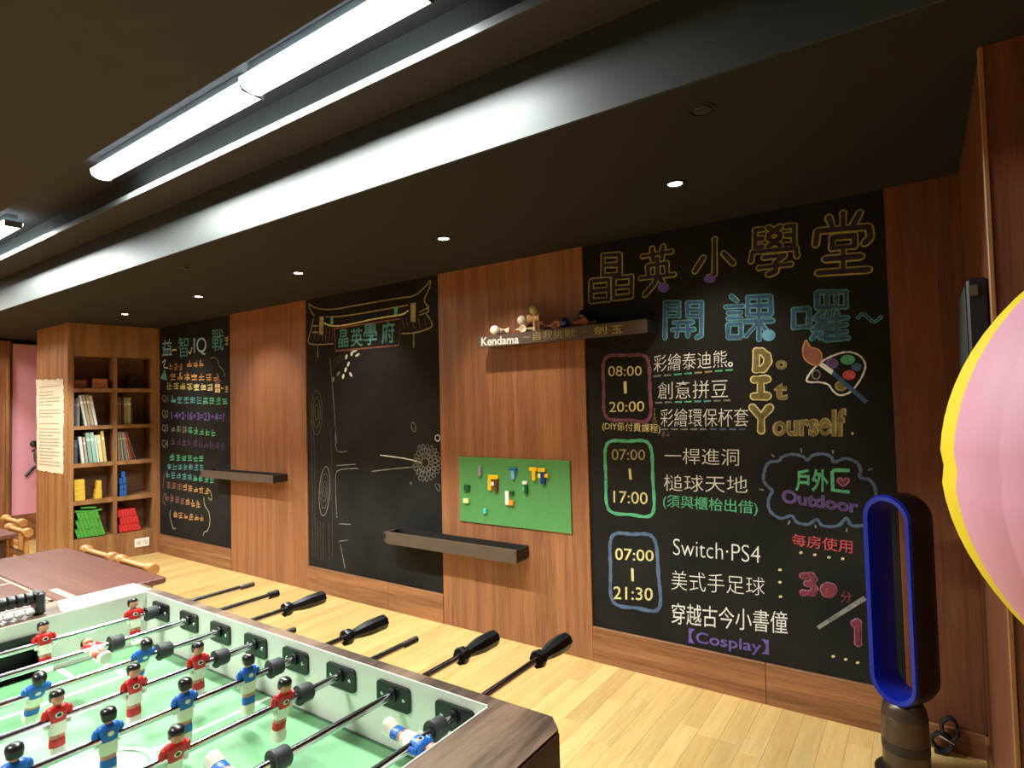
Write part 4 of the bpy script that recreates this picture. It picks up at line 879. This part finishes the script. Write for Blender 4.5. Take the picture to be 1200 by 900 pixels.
for i, (team, ys, tilt, by, yend, hd) in enumerate(RODS):
    x = -1.33 + .164 * (i - 3.5)
    yh = yend - .135 if hd == 'h' else yend
    rod = MB().lathe([(0, -.06 - 0), (.0078, -.06), (.0078, yh), (0, yh)], 14, axis='y').build('rod', M_CHROME, ft, smooth=40, loc=(x, 0, RODZ))
    if i in (0, 5, 3): MB().lathe([(.0079, yh - .05), (.0086, yh - .045), (.0086, yh - .002), (.0079, yh + .001)], 12, axis='y').build('rod_end', M_LEDGE, rod, smooth=40)
    if hd == 'tip': MB().lathe([(.0079, yh - .03), (.0115, yh - .028), (.012, yh + .004), (.0, yh + .006)], 12, axis='y').build('rod_end_cap', M_BLACK, rod, smooth=40)
    if hd == 'h':
        prof = [(.0085, 0), (.0195, .001), (.0215, .008), (.0205, .017), (.0135, .028), (.0135, .036), (.0175, .058), (.0210, .085), (.0210, .132), (.0185, .140), (.013, .142), (0, .142)]
        MB().lathe([(r, h + yend - .142) for r, h in prof], 8, axis='y').build('handle', M_BLACK, rod, smooth=25)
    for q, y in enumerate(ys):
        p = bpy.data.objects.new('player_figure', pm[team]); COL.objects.link(p); p.parent = rod; p.location = (0, y, 0); p.scale = (1.2, 1.2, 1.0)
        flip = PI if team == 'blue' else 0
        tt = math.radians(tilt)
        p.rotation_euler = Matrix.Rotation(tt, 4, 'Y').to_euler() if not flip else (Matrix.Rotation(tt, 4, 'Y') @ Matrix.Rotation(PI, 4, 'Z')).to_euler()
        p['label'] = team + ' table football player with white shorts and black hair'
    near = 2 * YC - by - .02
    for b_ in (by + .012, min(ys) - .04):
        MB().lathe([(.0079, -.012), (.015, -.016), (.020, -.016), (.0205, -.011), (.0185, -.009), (.0185, .012), (.0165, .015), (.0079, .015)], 16, axis='y', c=(0, b_, 0)).build('bumper', M_RUBBER, rod, smooth=35)
    for yy, s_ in ((YI1, -1), (YI0, 1)):
        mb = MB(); hw, hh, c_ = .047, .025, .007
        pl = [(-hw + c_, -hh), (hw - c_, -hh), (hw - c_ * .3, -hh + c_ * .3), (hw, -hh + c_), (hw, hh - c_), (hw - c_ * .3, hh - c_ * .3), (hw - c_, hh), (-hw + c_, hh), (-hw + c_ * .3, hh - c_ * .3), (-hw, hh - c_), (-hw, -hh + c_), (-hw + c_ * .3, -hh + c_ * .3)]; n = 12
        dz = -.004
        mb.add([(a, s_ * .0003, b + dz) for a, b in pl] + [(a, s_ * .006, b + dz) for a, b in pl], [tuple(range(n, 2 * n)) if s_ < 0 else tuple(range(2 * n - 1, n - 1, -1))] + [(k, (k + 1) % n, n + (k + 1) % n, n + k) for k in range(n)])
        mb.lathe([(.0085, s_ * .006), (.0135, s_ * .0062), (.0135, s_ * .012), (.0085, s_ * .013)], 16, axis='y')
        b_ = mb.build('bearing_plate', M_BLACK, ft, loc=(x, yy, RODZ))
        for sx in (-.031, .031): MB().lathe([(0, s_ * .0078), (.0035, s_ * .0074), (.0045, s_ * .0062)], 10, axis='y', c=(sx, 0, dz)).build('screw', M_CHROME, b_, smooth=40)

# ------------------------------------------------------------------ bladeless fan
M_FBLUE = plain('satin_blue_loop', (22, 42, 165), .28, .35, var=.05); M_IRON = plain('dark_iron_shell', (34, 30, 30), .3, .3, var=.06); M_FBASE = plain('bronze_grey_base', (78, 66, 56), .3, .5, var=.06)
fan = thing('tower_fan', 'tall bladeless tower fan with a blue oval loop on a dark base', 'fan', (-.11, 2.86, 0), math.radians(-31))
MB().lathe([(0, 0), (.108, 0), (.112, .004), (.11, .010), (.06, .016), (0, .016)], 36).build('foot_disc', M_IRON, fan, smooth=40)
MB().lathe([(.05, .016), (.078, .018), (.081, .024), (.082, .10), (.0, .10)], 36).build('lower_base', M_FBASE, fan, smooth=40)
mb = MB(); mb.lathe([(.083, .101), (.083, .135), (.0, .135)], 48); mb.build('intake_band', plain('perforated_band', (50, 44, 38), .5, .4, var=.4, scale=300), fan, smooth=40)
MB().lathe([(.082, .136), (.080, .23), (.081, .232), (.079, .236), (.076, .262), (.066, .284), (.05, .296), (0, .30)], 36).build('upper_base', M_FBASE, fan, smooth=40)
def stadium(hw, hh, n=14):
    return [(hw * math.cos(t_), (hh - hw) + hw * math.sin(t_)) for t_ in [PI * i / n for i in range(n + 1)]] + [(hw * math.cos(t_), -(hh - hw) + hw * math.sin(t_)) for t_ in [PI + PI * i / n for i in range(n + 1)]]
def sweep(sections, zc):
    """sections: (half width, half height, y) rings joined in order"""
    mb = MB(); k = None; vs = []
    for hw, hh, y in sections:
        st = stadium(hw, hh); k = len(st); vs += [(a, y, b + zc) for a, b in st]
    mb.add(vs, [(r * k + i, r * k + (i + 1) % k, (r + 1) * k + (i + 1) % k, (r + 1) * k + i) for r in range(len(sections) - 1) for i in range(k)]); return mb
HH = .415; ZC = 1.108 - HH
sweep([(.097, HH, -.055), (.101, HH + .002, -.03), (.101, HH + .002, .05), (.094, HH - .006, .085), (.074, HH - .028, .085)], ZC).build('outer_shell', M_IRON, fan, smooth=40)
sweep([(.074, HH - .028, .085), (.068, HH - .034, .02), (.070, HH - .031, -.045), (.076, HH - .024, -.062), (.092, HH - .007, -.066), (.097, HH, -.055)], ZC).build('blue_loop', M_FBLUE, fan, smooth=40)
# cable bundle
t = thing('cable_bundle', 'black looped power cable tied up on the wall behind the fan', 'cable', (.02, WY - .05, .05))
mb = MB(); rr = random.Random(2)
for k in range(5):
    pts = [(.018 + .028 * math.cos(a) + rr.uniform(-.004, .004), -.01 + .006 * k - .012, .06 + .045 * math.sin(a) + rr.uniform(-.004, .004)) for a in [2 * PI * i / 14 for i in range(15)]]; mb.tube(pts, .006, 6)
for k in range(4):
    pts = [(-.01 + .035 * math.cos(a) + rr.uniform(-.004, .004), -.012 + .007 * k - .012, -.0 + .035 * math.sin(a) * (1) + rr.uniform(-.003, .003)) for a in [2 * PI * i / 12 for i in range(13)]]; mb.tube(pts, .006, 6)
mb.build('cable_loop', M_BLACK, t, smooth=50); MB().tube([(-.02, -.03, .03), (.01, -.035, .02), (.03, -.03, .008)], .002, 6).build('tie', M_WHITE, t)
MB().box((-.04, -.03, -.049), (.0, .02, -.0375), bev=.003).build('plug_base', M_BLACK, t)
# wall mounted black box on the right wall
t = thing('wall_speaker', 'slim black box mounted on the right wall above the balloon', 'speaker', (.165, 2.36, 1.5))
MB().box((-.05, -.24, -.33), (-.0005, .24, .33), bev=.006).build('cabinet', M_BLACK, t); MB().box((-.054, -.225, -.31), (-.0505, .225, .31), bev=.001).build('grille', M_RUBBER, t); MB().box((-.045, -.246, .28), (-.025, -.2405, .31)).build('indicator', M_LEDGE, t)

# ------------------------------------------------------------------ paper balloon
M_PK = plain('pink_paper', (214, 150, 172), .6, var=.03, scale=5); M_YE = plain('yellow_paper', (228, 200, 30), .6, var=.03)
bl = thing('paper_balloon', 'large pink paper balloon lantern with a yellow gore hanging at the right edge', 'balloon', (.292, 1.12, 1.395))
NG = 18; R0 = .272
def prof(t):   # t -1..1
    z = .34 * t if t > 0 else .36 * t
    r = R0 * (1 - abs(t) ** 2.0) ** (.62 if t > 0 else .80); return r, z
base = math.radians(197)    # direction of the yellow gore
for g_i in range(NG):
    a0 = base + 2 * PI * g_i / NG; a1 = a0 + 2 * PI / NG; mb = MB(); vs = []; nu, nv = 6, 28
    for j in range(nv + 1):
        t_ = -.995 + 1.99 * j / nv; r, z = prof(t_)
        if abs(t_) < .02: r *= .985
        for k in range(nu + 1):
            s_ = k / nu; a = a0 + (a1 - a0) * s_; puff = 1 + .011 * math.sin(PI * s_)
            vs.append((r * puff * math.cos(a), r * puff * math.sin(a), z))
    mb.add(vs, [(j * (nu + 1) + k, j * (nu + 1) + k + 1, (j + 1) * (nu + 1) + k + 1, (j + 1) * (nu + 1) + k) for j in range(nv) for k in range(nu)])
    mb.build('yellow_gore' if g_i in (17, 16) else 'pink_gore', M_YE if g_i in (17, 16) else M_PK, bl, smooth=60)
MB().tube([(0, 0, .335), (0, 0, 1.324)], .0015, 6).build('hanging_string', M_WHITE, bl)
MB().lathe([(0, -.36), (.03, -.36), (.032, -.35), (.02, -.345)], 18).build('bottom_ring', M_YE, bl, smooth=40)
